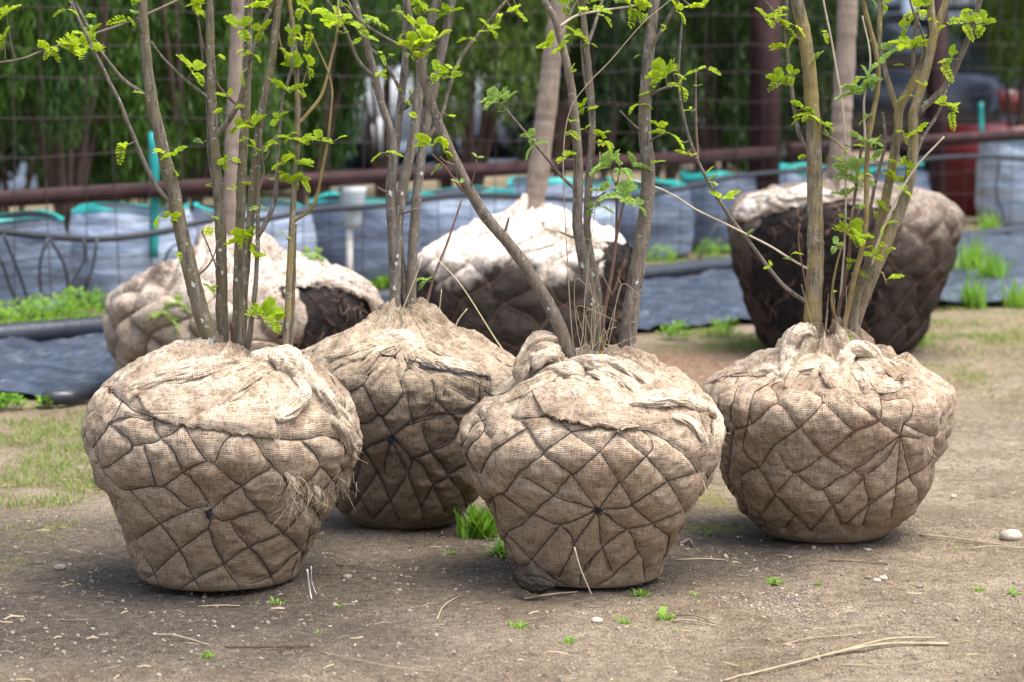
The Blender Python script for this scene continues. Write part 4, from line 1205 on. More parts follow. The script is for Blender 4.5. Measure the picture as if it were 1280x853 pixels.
def threads(key, spots, seed, mat='thread', name='frayed_threads'):
    """loose jute ends: spots = (u, v, count, length px, direction)"""
    b = BALL[key]; px = pxm(b['yc']); rng = np.random.default_rng(seed)
    mb = MB()
    for (u, v, n, L, (du, dv)) in spots:
        for k in range(int(n * 1.6)):
            u0, v0 = u + rng.normal(0, L * .35), v + rng.normal(0, L * .25)
            p0 = on_ball(key, u0, v0, .002)
            d = np.array((du + rng.normal(0, .55), -abs(rng.normal(.3, .35)), -dv + rng.normal(0, .5)))
            d /= np.linalg.norm(d)
            l = L * px * rng.uniform(.4, 1.3)
            p1 = p0 + d * l * .5 + rng.normal(0, l * .12, 3); p2 = p1 + d * l * .4 + rng.normal(0, l * .2, 3) + np.array((0, 0, -l * .15))
            c = catmull([p0 - d * .004, p1, p2], .006)
            mb.tube(c, np.linspace(rng.uniform(.0004, .0009), .0003, len(c)), 4, False)
    tag(mb.build(name, M[mat], b['wrap'], off=b['off']), kind='stuff')
def flap(key, quad, lift, seed, mat='burlap', name='burlap_flap', nu=60, nv=40, edge=(0, 0, 1, 1)):
    """loose layer of cloth lying on the ball; quad = 4 pixel corners (tl, tr, br, bl)"""
    b = BALL[key]
    s = np.linspace(0, 1, nu); t_ = np.linspace(0, 1, nv)
    S, Tt = np.meshgrid(s, t_)
    q = [np.array(k, float) for k in quad]
    W = (q[0] * ((1 - S) * (1 - Tt))[..., None] + q[1] * (S * (1 - Tt))[..., None] + q[2] * (S * Tt)[..., None] + q[3] * ((1 - S) * Tt)[..., None])
    pw = np.stack([S * 4, Tt * 4, np.full_like(S, seed)], -1)
    W[..., 0] += 5 * fbm(pw, 3, seed) ; W[..., 1] += 4 * fbm(pw + 7, 3, seed + 2)
    fold = 0.007 * np.abs(fbm(np.stack([S * 2.5 + Tt * 1.2, Tt * 9, 0 * S + seed], -1), 3, seed + 4))
    V = np.zeros((nv, nu, 3))
    for i in range(nv):
        for j in range(nu):
            e = max(edge[3] * Tt[i, j], edge[2] * (1 - S[i, j])) if edge[2] else Tt[i, j] * edge[3]
            h, n = shoot(b['bv'], *W[i, j])
            if h is None: p = np.array(P(*W[i, j], b['yc']))
            else: p = np.array(h) + np.array(n) * (.002 + lift * e ** 2 + fold[i, j])
            V[i, j] = p
    # smooth the lay
    for _ in range(3):
        V[1:-1, 1:-1] = (V[1:-1, 1:-1] * 2 + V[:-2, 1:-1] + V[2:, 1:-1] + V[1:-1, :-2] + V[1:-1, 2:]) / 6
    ii = np.arange(nv - 1)[:, None] * nu + np.arange(nu - 1)[None]
    Q = np.stack([ii, ii + nu, ii + nu + 1, ii + 1], 2).reshape(-1, 4)
    uv = np.stack([S * .3 + .13, Tt * .16], 2).reshape(-1, 2)
    o = link(name, mesh_np(name, V.reshape(-1, 3) - np.array(b['off']), Q, uv), M[mat], b['wrap'])
    md = o.modifiers.new('thick', 'SOLIDIFY'); md.thickness = .003; md.offset = 1
    return o
def wire_knot(key, u, v, r, seed, mat, n=7, parent=None):
    b = BALL[key]; rng = np.random.default_rng(seed); px = pxm(b['yc'])
    p = on_ball(key, u, v, .002); mb = MB()
    for k in range(n):
        pts = [p + rng.normal(0, r * px * .6, 3) for _ in range(4)]
        c = catmull(pts, .004); mb.tube(c, .0011, 5)
    mb.build('wire_knot', M[mat], b['parent'], off=b['off'])
def surf_line(key, pix, rad, mat, name, lift=.002, sub=True):
    b = BALL[key]
    p = catmull([(u, v, 0) for u, v in pix], 4)
    q = np.array([on_ball(key, u, v, lift) for u, v, _ in p])
    mb = MB(); mb.tube(catmull(q, .008), rad, 6); return mb.build(name, M[mat], b['parent'], off=b['off'])
def stub_line(key, pix, dys, rad, mat, name, par=None, sides=6):
    b = BALL[key]; r = np.linspace(rad[0], rad[1], 2)
    pts = [tuple(P(u, v, b['yc'] + d)) for (u, v), d in zip(pix, dys)]
    c = catmull(pts, .01)
    mb = MB(); mb.tube(c, np.linspace(rad[0], rad[1], len(c)), sides)
    return mb.build(name, M[mat], par or b['parent'], off=b['off'])

def base_of(key):
    yc, rows = ROWS[key]
    p = P((rows[0][1] + rows[0][2]) / 2, rows[0][0], yc)
    return Vector((p.x, yc, 0))
T1 = thing('burlapped_shrub', 'leftmost front shrub with burlap root ball, knotted top and seven stems', 'shrub', base_of('b1'), 'shrubs with burlapped root balls')
T2 = thing('burlapped_shrub', 'front shrub set back between two others, root ball tied with black rope', 'shrub', base_of('b2'), 'shrubs with burlapped root balls')
T3 = thing('burlapped_shrub', 'centre front shrub with leaning stem and star shaped netting on burlap', 'shrub', base_of('b3'), 'shrubs with burlapped root balls')
T4 = thing('burlapped_shrub', 'rightmost front shrub with olive stems and rust netting on burlap', 'shrub', base_of('b4'), 'shrubs with burlapped root balls')
T5 = thing('burlapped_tree', 'back left tree with bleached burlap split open over dark roots', 'tree', base_of('f1'), 'larger trees with burlapped root balls')
T6 = thing('burlapped_tree', 'back middle tree, root ball white above and black wet below', 'tree', base_of('f2'), 'larger trees with burlapped root balls')
T7 = thing('burlapped_tree', 'back right tree with tall dark root ball and thick trunk', 'tree', base_of('f3'), 'larger trees with burlapped root balls')

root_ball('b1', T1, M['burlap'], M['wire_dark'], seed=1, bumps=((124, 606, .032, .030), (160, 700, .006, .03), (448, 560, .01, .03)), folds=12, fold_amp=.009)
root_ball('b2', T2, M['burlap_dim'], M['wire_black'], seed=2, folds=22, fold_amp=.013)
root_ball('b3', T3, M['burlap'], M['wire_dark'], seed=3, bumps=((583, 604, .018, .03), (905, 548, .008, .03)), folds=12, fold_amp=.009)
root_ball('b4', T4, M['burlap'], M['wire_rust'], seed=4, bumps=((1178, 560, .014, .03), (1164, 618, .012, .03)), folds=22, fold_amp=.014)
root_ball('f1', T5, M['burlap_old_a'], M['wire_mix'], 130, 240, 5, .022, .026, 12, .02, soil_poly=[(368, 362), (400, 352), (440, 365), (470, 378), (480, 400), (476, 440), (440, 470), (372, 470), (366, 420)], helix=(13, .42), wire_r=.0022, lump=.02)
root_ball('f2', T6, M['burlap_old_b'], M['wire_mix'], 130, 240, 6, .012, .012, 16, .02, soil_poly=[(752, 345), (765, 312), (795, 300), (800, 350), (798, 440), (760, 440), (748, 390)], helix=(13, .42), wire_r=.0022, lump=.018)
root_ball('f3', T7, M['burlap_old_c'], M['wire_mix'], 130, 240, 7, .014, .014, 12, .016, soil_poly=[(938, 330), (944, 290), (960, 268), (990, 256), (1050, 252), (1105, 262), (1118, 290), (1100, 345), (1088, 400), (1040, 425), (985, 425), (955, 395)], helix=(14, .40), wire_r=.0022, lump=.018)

def pleats(key, neck, ends, r0, r1, seed, mat='burlap_loose', bow=6):
    """gathers running out from the tied neck"""
    rng = np.random.default_rng(seed)
    for k, (u, v) in enumerate(ends):
        a = (neck[0] + rng.normal(0, 6), neck[1] + rng.normal(0, 3))
        m1 = (a[0] + (u - a[0]) * .35 + rng.normal(0, bow * .5), a[1] + (v - a[1]) * .35 - rng.uniform(0, bow))
        m2 = (a[0] + (u - a[0]) * .7 + rng.normal(0, bow * .5), a[1] + (v - a[1]) * .7 - rng.uniform(0, bow * .6))
        f = rng.uniform(.75, 1.3)
        cloth_roll(key, [(*a, r0 * f), (*m1, (r0 * .75 + r1 * .25) * f), (*m2, (r0 + r1) * .45 * f), (u, v, r1 * f)], seed * 31 + k, mat, twist=.1, flat=.62)
# ---- ball 1 dressings
pleats('b1', (335, 457), [(170, 486), (205, 478), (225, 497), (268, 512), (250, 470)], 8, 4, 101, 'burlap')
cloth_roll('b1', [(148, 488, 6, -.12), (168, 473, 11, -.09), (198, 457, 15, -.05), (228, 446, 16, -.02), (258, 443, 14, .0), (286, 452, 9, .02)], 11, flat=.85)
cloth_roll('b1', [(160, 486, 4), (200, 470, 7), (240, 458, 8), (285, 452, 8)], 110, flat=.7)
cloth_roll('b1', [(310, 455, 7), (334, 450, 12), (352, 452, 13), (368, 464, 12), (386, 482, 10), (406, 502, 10), (426, 522, 9), (441, 548, 6)], 13, twist=1.2, flat=.9)
cloth_roll('b1', [(318, 468, 5), (332, 456, 9, -.125), (352, 450, 12, -.125), (374, 462, 12, -.13), (394, 484, 9, -.14), (410, 508, 5)], 213, twist=2.4, flat=1.0)
cloth_roll('b1', [(366, 472, 4, -.14), (380, 490, 7, -.185), (372, 508, 8, -.205), (350, 520, 7, -.215), (336, 520, 4, -.21)], 214, twist=.5, flat=.9)
cloth_roll('b1', [(338, 446, 6), (362, 456, 10), (384, 474, 9), (404, 494, 8), (420, 520, 6)], 113, twist=1.6, flat=.95)
cloth_roll('b1', [(352, 444, 5, -.05), (338, 458, 8, -.11), (326, 474, 9, -.15), (318, 492, 8, -.175), (314, 504, 4, -.19)], 14, twist=.5, flat=.8)
cloth_roll('b1', [(330, 442, 5, -.05), (322, 460, 6, -.11), (306, 472, 5)], 114, twist=.5, flat=.8)
cloth_roll('b1', [(378, 478, 5), (374, 496, 8), (360, 512, 9), (340, 524, 5)], 15, twist=.2, flat=.7)
cloth_roll('b1', [(410, 516, 6), (426, 534, 9), (438, 556, 8), (440, 584, 5)], 16, twist=.8, flat=.85)
cloth_roll('b1', [(356, 590, 3), (366, 602, 5), (364, 616, 4), (356, 628, 2)], 19, twist=1.4)
cloth_roll('b1', [(392, 606, 2.5), (396, 616, 4), (394, 630, 2)], 119, twist=1.4)
flap('b1', [(165, 492), (330, 470), (345, 548), (200, 527)], .004, 17, edge=(0, 0, 0, 1))
threads('b1', [(316, 500, 26, 14, (0, 1)), (262, 450, 30, 14, (.3, -.4)), (355, 450, 26, 16, (.2, -.1)), (362, 596, 20, 18, (0, 1)), (366, 620, 30, 22, (-.2, 1)), (395, 615, 22, 22, (-.2, 1)), (428, 600, 20, 18, (0, 1)), (440, 560, 14, 14, (.4, .6)), (375, 475, 16, 14, (.2, .5)), (285, 452, 20, 16, (.6, -.3)), (430, 520, 16, 12, (.5, .2)), (345, 548, 18, 10, (0, 1))], 18)
wire_knot('b1', 262, 641, 6, 20, 'wire_black'); wire_knot('b1', 139, 489, 6, 21, 'wire_rust', 4)
stub_line('b1', [(384, 712), (388, 742), (393, 770), (372, 779)], [-.22, -.2, -.245, -.27], (.0016, .0014), 'string', 'loose_string')
stub_line('b1', [(389, 708), (390, 728), (396, 744)], [-.18, -.16, -.16], (.0012, .001), 'string', 'loose_string')
# ---- ball 2
pleats('b2', (498, 425), [(392, 452), (400, 474), (436, 478), (462, 482), (500, 480), (540, 476), (570, 478), (606, 470), (632, 476)], 8, 4, 102, 'burlap_dim')
cloth_roll('b2', [(462, 450, 5), (463, 434, 8, -.05), (472, 418, 10, -.03), (486, 408, 11, -.02), (504, 405, 11, -.02), (520, 412, 10, -.03), (534, 430, 6, -.05)], 31, 'burlap_loose', twist=.5, flat=.9)
cloth_roll('b2', [(470, 446, 5), (480, 432, 8), (500, 424, 9), (520, 430, 7), (534, 444, 4)], 131, 'burlap_loose', twist=.6, flat=.8)
cloth_roll('b2', [(528, 414, 6, .0), (558, 424, 7, .02), (590, 442, 7, .03), (624, 464, 5, .04)], 32, 'burlap_loose', flat=.8)
cloth_roll('b2', [(372, 444, 5, .0), (400, 438, 6, .03), (430, 436, 7, .04), (464, 430, 6, .02)], 33, 'burlap_loose', flat=.8)
cloth_roll('b2', [(505, 442, 4), (535, 450, 6), (570, 458, 6), (604, 466, 3)], 34, 'burlap_loose')
threads('b2', [(490, 430, 30, 14, (.1, .2)), (470, 432, 16, 14, (-.2, .2)), (520, 430, 14, 10, (0, .6)), (455, 455, 14, 10, (.2, .3))], 35)
surf_line('b2', [(478, 446), (505, 450), (526, 458), (565, 466), (608, 471)], .0022, 'wire_black', 'tie_rope', .004)
surf_line('b2', [(505, 451), (526, 460), (548, 461), (588, 476), (612, 487)], .0014, 'wire_black', 'tie_rope', .004)
surf_line('b2', [(498, 467), (520, 460), (540, 465), (575, 461)], .0013, 'wire_black', 'tie_rope', .004)
surf_line('b2', [(478, 446), (471, 434), (476, 424), (490, 421), (500, 428), (503, 438), (492, 447), (478, 446)], .0022, 'wire_black', 'tie_rope', .006)
wire_knot('b2', 490, 548, 7, 36, 'wire_black', 9); wire_knot('b2', 518, 456, 6, 37, 'wire_black', 8); wire_knot('b2', 610, 474, 5, 39, 'wire_black', 5)
# ---- ball 3
pleats('b3', (700, 470), [(606, 514), (628, 506), (650, 498), (690, 512), (735, 520), (768, 505)], 7, 3.5, 103, 'burlap')
cloth_roll('b3', [(650, 480, 5, -.07), (652, 462, 9, -.07), (660, 444, 11, -.06), (674, 432, 12, -.05), (692, 430, 11, -.03), (710, 438, 7, -.01)], 41, twist=.8, flat=.9)
cloth_roll('b3', [(668, 462, 5, -.1), (678, 446, 8, -.09), (692, 442, 8, -.08), (704, 456, 6, -.07)], 141, twist=.9, flat=.8)
cloth_roll('b3', [(668, 474, 5), (690, 464, 9), (712, 464, 9), (730, 470, 5)], 42, flat=.8)
cloth_roll('b3', [(718, 452, 5, -.08), (740, 452, 9, -.10), (764, 458, 11, -.115), (788, 468, 12, -.12), (808, 482, 10, -.12), (822, 498, 6, -.11)], 43, twist=.7, flat=.9)
cloth_roll('b3', [(735, 462, 4), (762, 472, 8), (786, 484, 9), (802, 500, 6)], 143, twist=.5, flat=.7)
cloth_roll('b3', [(786, 506, 4), (808, 502, 8), (830, 500, 10), (852, 502, 9), (872, 510, 5)], 44, twist=.4, flat=.85)
cloth_roll('b3', [(804, 484, 6, -.02), (828, 490, 8, -.01), (852, 498, 8, .0), (874, 506, 5, .0)], 46, twist=.6, flat=.9)
cloth_roll('b3', [(852, 498, 5), (872, 506, 8), (888, 520, 9), (896, 540, 8), (896, 566, 4)], 45, twist=.9, flat=.9)
cloth_roll('b3', [(840, 520, 3), (862, 528, 6), (878, 545, 6), (884, 566, 3)], 145, twist=.4, flat=.6)
flap('b3', [(655, 480), (768, 478), (794, 540), (690, 528)], .009, 47, edge=(0, 0, 0, 1))
threads('b3', [(765, 468, 40, 15, (0, 1)), (742, 462, 26, 12, (0, 1)), (690, 442, 16, 18, (.1, .6)), (790, 535, 16, 9, (.2, 1)), (815, 505, 16, 12, (0, .6)), (880, 520, 26, 12, (.5, .4)), (893, 545, 20, 12, (.5, .4)), (860, 505, 14, 10, (.2, .5)), (665, 445, 14, 9, (-.5, -.4)), (795, 445, 16, 12, (.3, -.8))], 48)
wire_knot('b3', 748, 638, 6, 49, 'wire_black'); wire_knot('b3', 690, 519, 6, 50, 'wire_dark', 6); wire_knot('b3', 612, 490, 8, 51, 'wire_dark', 3)
stub_line('b3', [(874, 556), (876, 585), (884, 622)], [-.11, -.12, -.14], (.0014, .001), 'twig_pale', 'straw_stem')
stub_line('b3', [(718, 684), (726, 712), (740, 745)], [-.295, -.29, -.26], (.0017, .0014), 'twig_pale', 'straw_stem')
cl = [(640, 718, 4, -.19), (655, 723, 9, -.215), (674, 728, 10, -.235), (694, 732, 5, -.24)]
M['clod'] = simple('dark_clod', (0.05, 0.04, 0.033), .95, .5, 40, .1, .01)
cloth_roll('b3', cl, 52, 'clod', name='soil_clod', flat=.6)
# ---- ball 4
pleats('b4', (1022, 446), [(958, 474), (985, 486), (1012, 480), (1042, 486), (1000, 462)], 8, 3.5, 104, 'burlap')
pleats('b4', (1074, 450), [(1100, 492), (1124, 486), (1150, 482), (1084, 494)], 7, 3.5, 105, 'burlap')
cloth_roll('b4', [(980, 474, 4), (986, 456, 8), (990, 436, 9, -.05), (996, 420, 9, -.045), (1008, 414, 8, -.04), (1026, 424, 5, -.03)], 61, twist=.9, flat=.9)
cloth_roll('b4', [(984, 470, 5), (1010, 462, 8), (1036, 460, 9), (1060, 470, 5)], 62, flat=.7)
cloth_roll('b4', [(1070, 430, 5, -.09), (1060, 440, 8, -.12), (1055, 456, 9, -.15), (1058, 474, 8, -.175), (1063, 490, 6, -.19), (1068, 504, 3, -.2)], 63, twist=.9, flat=.8)
cloth_roll('b4', [(1048, 446, 5, -.09), (1062, 438, 7, -.11), (1080, 436, 8, -.115), (1094, 444, 7, -.115), (1098, 458, 4, -.115)], 64, twist=1.3, flat=.8)
cloth_roll('b4', [(1086, 446, 5, -.10), (1108, 455, 7, -.10), (1132, 465, 7.5, -.085), (1156, 478, 4, -.07)], 65, twist=1.6, flat=.95)
cloth_roll('b4', [(1066, 462, 3), (1080, 474, 5), (1098, 482, 6), (1118, 483, 5), (1142, 480, 3)], 66, twist=.3, flat=.55)
cloth_roll('b4', [(936, 468, 3), (950, 462, 5), (964, 464, 5), (976, 470, 3)], 67, flat=.7)
threads('b4', [(1062, 500, 30, 14, (0, 1)), (1056, 492, 20, 12, (-.3, 1)), (1012, 415, 26, 10, (.2, -.5)), (1125, 472, 20, 12, (.1, .6)), (1145, 478, 20, 12, (.2, .4)), (990, 430, 12, 8, (-.6, 0)), (1160, 560, 14, 12, (.1, 1))], 70)
wire_knot('b4', 1126, 545, 4, 71, 'wire_rust', 5); wire_knot('b4', 908, 537, 7, 72, 'wire_black', 9); wire_knot('b4', 1125, 478, 7, 73, 'wire_rust', 6)
stub_line('b4', [(978, 450), (972, 436), (962, 436), (960, 444), (970, 452)], [.0, .0, .0, .0, .0], (.0014, .0014), 'string', 'loose_string')
# ---- old burlap on the back balls
cloth_roll('f1', [(340, 342, 6), (368, 346, 9), (400, 350, 10), (432, 354, 9), (464, 366, 6)], 81, 'burlap_old_a', flat=.6)
cloth_roll('f1', [(330, 332, 6), (365, 336, 9), (405, 340, 10), (440, 348, 8), (466, 358, 5)], 181, 'burlap_old_a', flat=.6)
cloth_roll('f1', [(356, 352, 5), (366, 375, 7), (370, 405, 7), (368, 440, 5)], 82, 'burlap_old_a', flat=.6)
cloth_roll('f1', [(448, 362, 4), (464, 376, 6), (472, 398, 6), (474, 430, 4)], 83, 'burlap_old_a', flat=.6)
cloth_roll('f1', [(262, 330, 12), (285, 322, 16, -.08), (312, 324, 14, -.06), (335, 332, 10)], 84, 'burlap_old_a', pleat=5)
cloth_roll('f2', [(640, 290, 10), (660, 280, 14, -.08), (685, 279, 14, -.08), (708, 288, 10)], 85, 'burlap_old_b', pleat=5)
cloth_roll('f3', [(918, 275, 8), (935, 262, 12), (970, 252, 13), (1010, 247, 12), (1050, 246, 10)], 86, 'burlap_old_a', pleat=4)
def neck_litter(key, spots, seed, mat):
    threads(key, spots, seed, mat, 'dry_litter')
neck_litter('f1', [(165, 360, 50, 16, (.2, -.6)), (195, 348, 50, 16, (.2, -.4)), (215, 345, 30, 16, (.1, -.4))], 87, 'twig_grey')
neck_litter('f2', [(690, 295, 40, 26, (0, -.8)), (715, 300, 60, 26, (.1, -.6)), (740, 305, 40, 22, (.2, -.4))], 88, 'straw')
neck_litter('f3', [(930, 255, 40, 20, (-.1, -.6)), (1030, 245, 40, 16, (0, -.5))], 89, 'straw')

# ================================================================== STEMS AND LEAVES
def leaf_mesh(seed, nleaf, curl=0.6, open_=1.0):
    """a tuft of young pinnate leaves; unit: metres, about 7 cm across"""
    rng = np.random.default_rng(seed)
    mb = MB()
    for k in range(nleaf):
        az = k * 2.4 + rng.uniform(-.5, .5); el = rng.uniform(-.15, .9)
        d = np.array([math.cos(az) * math.cos(el), math.sin(az) * math.cos(el), math.sin(el)])
        L = rng.uniform(.026, .046) * (1 if k else 1.15)
        side = np.cross(d, (0, 0, 1)); side /= np.linalg.norm(side) + 1e-9
        up = np.cross(side, d)
        nl = rng.integers(8, 11)
        droop = rng.uniform(.25, curl)
        def rach(t): return d * L * t - np.array([0, 0, 1]) * droop * L * t * t * .7
        c = np.array([rach(t) for t in np.linspace(0, 1, 6)])
        mb.tube(c, np.linspace(.0008, .0004, 6), 4, False)
        for i in range(nl):
            t = .22 + .78 * i / (nl - 1)
            p = rach(t)
            prof = math.sin(math.pi * min(1, (.25 + .70 * t))) ** .6
            ll = .0130 * open_ * (0.55 + .6 * prof) * rng.uniform(.85, 1.15)
            for s in (-1, 1):
                if i == nl - 1 and s == 1: dirv = d * 1.0 + side * 0.05
                else: dirv = side * s * .85 + d * (.45 + .4 * t) + up * rng.uniform(.05, .45)
                dirv = dirv / np.linalg.norm(dirv)
                wv_ = np.cross(dirv, up + rng.normal(0, .3, 3)); wv_ /= np.linalg.norm(wv_)
                nrm = np.cross(wv_, dirv)
                w = ll * .29
                tip = p + dirv * ll - np.array([0, 0, 1]) * ll * .18
                m1 = p + dirv * ll * .35; m2 = p + dirv * ll * .72 - np.array([0, 0, 1]) * ll * .06
                V = [p, m1 + wv_ * w + nrm * w * .35, m2 + wv_ * w * .75 + nrm * w * .3, tip, m2 - wv_ * w * .75 + nrm * w * .3, m1 - wv_ * w + nrm * w * .35, m1, m2]
                mb.add(V, [(6, 1, 2, 7), (5, 6, 7, 4)], [(0, 1, 6), (0, 6, 5), (7, 2, 3), (7, 3, 4)])
    return mb.mesh('leaf_cluster', sm=False)
LEAFM = [leaf_mesh(900 + k, n, c, o) for k, (n, c, o) in enumerate([(2, .8, 1.0), (3, .9, 1.0), (3, .6, 1.1), (4, .9, .9), (5, .7, 1.0), (2, .5, .8), (1, .8, 1.15), (1, .6, 1.1)])]
for m_ in LEAFM: m_.materials.append(M['leaf'])
LEAFS = []
for m_ in LEAFM:
    c_ = m_.copy(); c_.materials.clear(); c_.materials.append(M['leaf_soft']); LEAFS.append(c_)

class Plant:
    def __init__(s, root, yc, seed):
        s.root, s.yc, s.rng = root, yc, np.random.default_rng(seed)
        s.samples = []          # (u, v, Y, r, stem object)
        s.curves = []
    def stem(s, pix, w0, w1, mat, dy=(0, 0), parent=None, name='stem', top=True, knob=.035, sides=12, extra=True):
        """pix base->tip in photo pixels; w widths in px; dy depth offsets base->tip; parent = index of the stem it grows from"""
        pix = [tuple(map(float, p)) for p in pix]
        n0 = len(pix)
        par = s.root
        y0, y1 = s.yc + dy[0], s.yc + dy[1]
        if parent is not None:
            c = s.curves[parent]
            u, v = PIX(c['c'][:, :3]); k = np.argmin((u - pix[0][0]) ** 2 + (v - pix[0][1]) ** 2)
            y0 = c['c'][k, 1]; y1 = y0 + dy[1]
            pix[0] = (float(u[k]), float(v[k]))
            par = c['obj'] if c['level'] == 0 else c['top']
            name = 'branch' if name == 'stem' else name
        L = np.concatenate([[0], np.cumsum([math.hypot(b[0] - a[0], b[1] - a[1]) for a, b in zip(pix, pix[1:])])]); f = L / L[-1]
        pts = [(*P(u, v, y0 + (y1 - y0) * t), (w0 + (w1 - w0) * t) * .46 * pxm(y0)) for (u, v), t in zip(pix, f)]
        if top and pix[-1][1] < 12 and extra:      # the stem goes on above the frame
            a, b_ = np.array(pts[-2]), np.array(pts[-1])
            d = (b_ - a)[:3]; d /= np.linalg.norm(d) + 1e-9
            ln = .16 + 9 * b_[3] * 6
            ln = min(.55, ln)
            for q in (.35, .7, 1.0):
                w_ = d * ln * q + s.rng.normal(0, .012, 3)
                pts.append((*(b_[:3] + w_), max(.0012, b_[3] * (1 - .75 * q))))
        c = catmull(pts, .009)
        c[:, 3] = np.maximum(c[:, 3], .0009)
        n = len(c)
        c[:, :3] += (fbm(c[:, :3] * 26 + s.rng.random() * 40, 2, 5)[:, None] * np.array([[1, 1, 0]])) * np.minimum(.0016, c[:, 3] * .35)[:, None] * smooth(np.arange(n), 0, 8)[:, None]
        q = np.arange(n) * .009
        ph = s.rng.random() * 7
        nodes = 1 + (.09 if name != 'trunk' else .0) * np.exp(-(((q / .085 + ph) % 1) - .5) ** 2 / .004) + knob * fbm(np.stack([q * 40, q * 0 + ph, q * 0], 1), 2, 8)
        shp = nodes[:, None] * (1 + .05 * fbm(np.stack([np.cos(np.linspace(0, 6.283, sides))[None] + 0 * q[:, None], np.sin(np.linspace(0, 6.283, sides))[None] + 0 * q[:, None], q[:, None] * 30 + 0 * np.linspace(0, 1, sides)[None]], -1), 2, 4))
        mb = MB(); V, Q, T, uv = tube_geo(c[:, :3], c[:, 3], sides, True, shp); mb.add(V, Q, T, uv)
        o = mb.build(name, M[mat], par, off=s.root.location)
        e = dict(c=c, obj=o, level=0 if parent is None else 1, top=o if parent is None else par)
        s.curves.append(e)
        u, v = PIX(c[:, :3])
        for i in range(0, n, 2): s.samples.append((u[i], v[i], c[i, 1], c[i, 3], len(s.curves) - 1))
        return len(s.curves) - 1
    def leaf(s, u, v, size=1.0, soft=False, var=None, twig='twig_grey', maxd=90):
        S = np.array([(a, b) for a, b, *_ in s.samples])
        d = np.hypot(S[:, 0] - u, S[:, 1] - v)
        k = int(np.argmin(d)); su, sv, sy, sr, si = s.samples[k]
        e = s.curves[si]
        Y = sy - sr - s.rng.uniform(.004, .02)
        pos = P(u, v, Y)
        if d[k] > sr / pxm(sy) + 3:
            a = np.array(P(su, sv, sy)); b_ = np.array(pos)
            m = (a + b_) / 2 + np.array([0, 0, -.12 * np.linalg.norm(b_ - a)])
            c = catmull([a, m, b_], .006); mb = MB(); mb.tube(c, np.linspace(.0016, .0010, len(c)), 6)
            mb.build('twig', M[twig], e['top'], off=s.root.location)
        ms = LEAFS if soft else LEAFM
        m_ = ms[var if var is not None else int(s.rng.integers(len(ms)))]
        o = bpy.data.objects.new('leaf_cluster', m_); C.objects.link(o)
        o.parent = e['top']; o.location = Vector(pos) - s.root.location
        o.rotation_euler = (s.rng.uniform(-.5, .5) + .35, s.rng.uniform(-.5, .5), s.rng.uniform(0, 6.28))
        sc = size * s.rng.uniform(.85, 1.15); o.scale = (sc, sc, sc)
        return o
    def sprinkle(s, n, vmax=330):
        """small opening buds and leaves along the stems"""
        c = [x for x in s.samples if -20 < x[1] < vmax]
        for k in range(n):
            u, v, y, r, i = c[int(s.rng.integers(len(c)))]
            sd_ = 1 if s.rng.random() < .5 else -1
            s.leaf(u + sd_ * s.rng.uniform(6, 15), v - s.rng.uniform(0, 9), s.rng.uniform(.38, .75), s.rng.random() < .3, int(s.rng.choice([0, 1, 5, 6, 7])))
    def crown(s, n, vmin=-260):
        """leaves on the parts above the frame"""
        c = [x for x in s.samples if x[1] < -25]
        for k in range(min(n, len(c))):
            u, v, y, r, i = c[int(s.rng.integers(len(c)))]
            s.leaf(u + s.rng.normal(0, 16), v + s.rng.normal(0, 10), s.rng.uniform(.8, 1.2))

# ---------------------------------------------------------------- shrub 1
p1 = Plant(T1, 5.42, 1)
a1 = p1.stem([(280, 462), (267, 430), (252, 393), (234, 322), (217, 242), (199, 166), (186, 100), (178, 0)], 25, 12, 'bark_a', (0, -.06))
a2 = p1.stem([(281, 460), (279, 410), (277, 383), (276, 302), (272, 227), (265, 126), (262, 0)], 17, 11, 'bark_a', (.03, .05))
a3 = p1.stem([(296, 460), (297, 400), (298, 353), (302, 227), (308, 126), (312, 0)], 15, 11, 'bark_a', (.0, .10))
a4 = p1.stem([(301, 460), (303, 400), (305, 353), (315, 252), (323, 166), (340, 76), (350, 0)], 13, 10, 'bark_a', (-.02, .0))
a6 = p1.stem([(309, 455), (311, 430), (320, 353), (322, 297), (323, 242), (326, 160)], 8, 4, 'bark_a', (-.03, -.03))
a7 = p1.stem([(356, 455), (357, 430), (359, 403), (364, 302), (368, 227), (372, 151), (370, 76), (362, 0)], 10, 6, 'bark_d', (-.02, .0))
a7b = p1.stem([(362, 455), (364, 410), (367, 340), (369, 280)], 7, 5, 'bark_a', (.0, .01))
b1_ = p1.stem([(276, 176), (298, 130), (312, 76), (330, 30), (348, -10)], 8, 5, 'bark_c', (0, -.05), a2)
p1.stem([(322, 297), (343, 252), (348, 181), (353, 126), (365, 80), (360, 30)], 7, 3, 'bark_b', (0, -.03), a6)
p1.stem([(369, 280), (391, 257), (403, 212), (413, 146), (413, 101), (388, 40)], 5, 2.5, 'twig_olive', (0, -.05), a7)
p1.stem([(372, 156), (388, 138), (403, 116), (414, 75), (421, 40), (423, 0)], 5, 3, 'twig_olive', (0, .06), a7)
c11 = p1.stem([(212, 264), (192, 227), (171, 181), (151, 131), (126, 81), (101, 30), (88, 0)], 6.5, 4, 'bark_b', (0, -.10), a1)
p1.stem([(186, 123), (156, 101), (131, 71), (113, 40), (96, 8)], 5, 3.5, 'bark_b', (0, -.02), a1)
p1.stem([(262, -14), (240, -8), (219, 2), (175, 22), (146, 33), (101, 48), (50, 65), (30, 73), (0, 78), (-40, 80)], 4, 2.5, 'twig_grey', (0, -.20), a2, extra=False)
p1.stem([(264, 126), (240, 107), (217, 86), (200, 68), (189, 52)], 5, 3, 'bark_b', (0, -.04), a2)
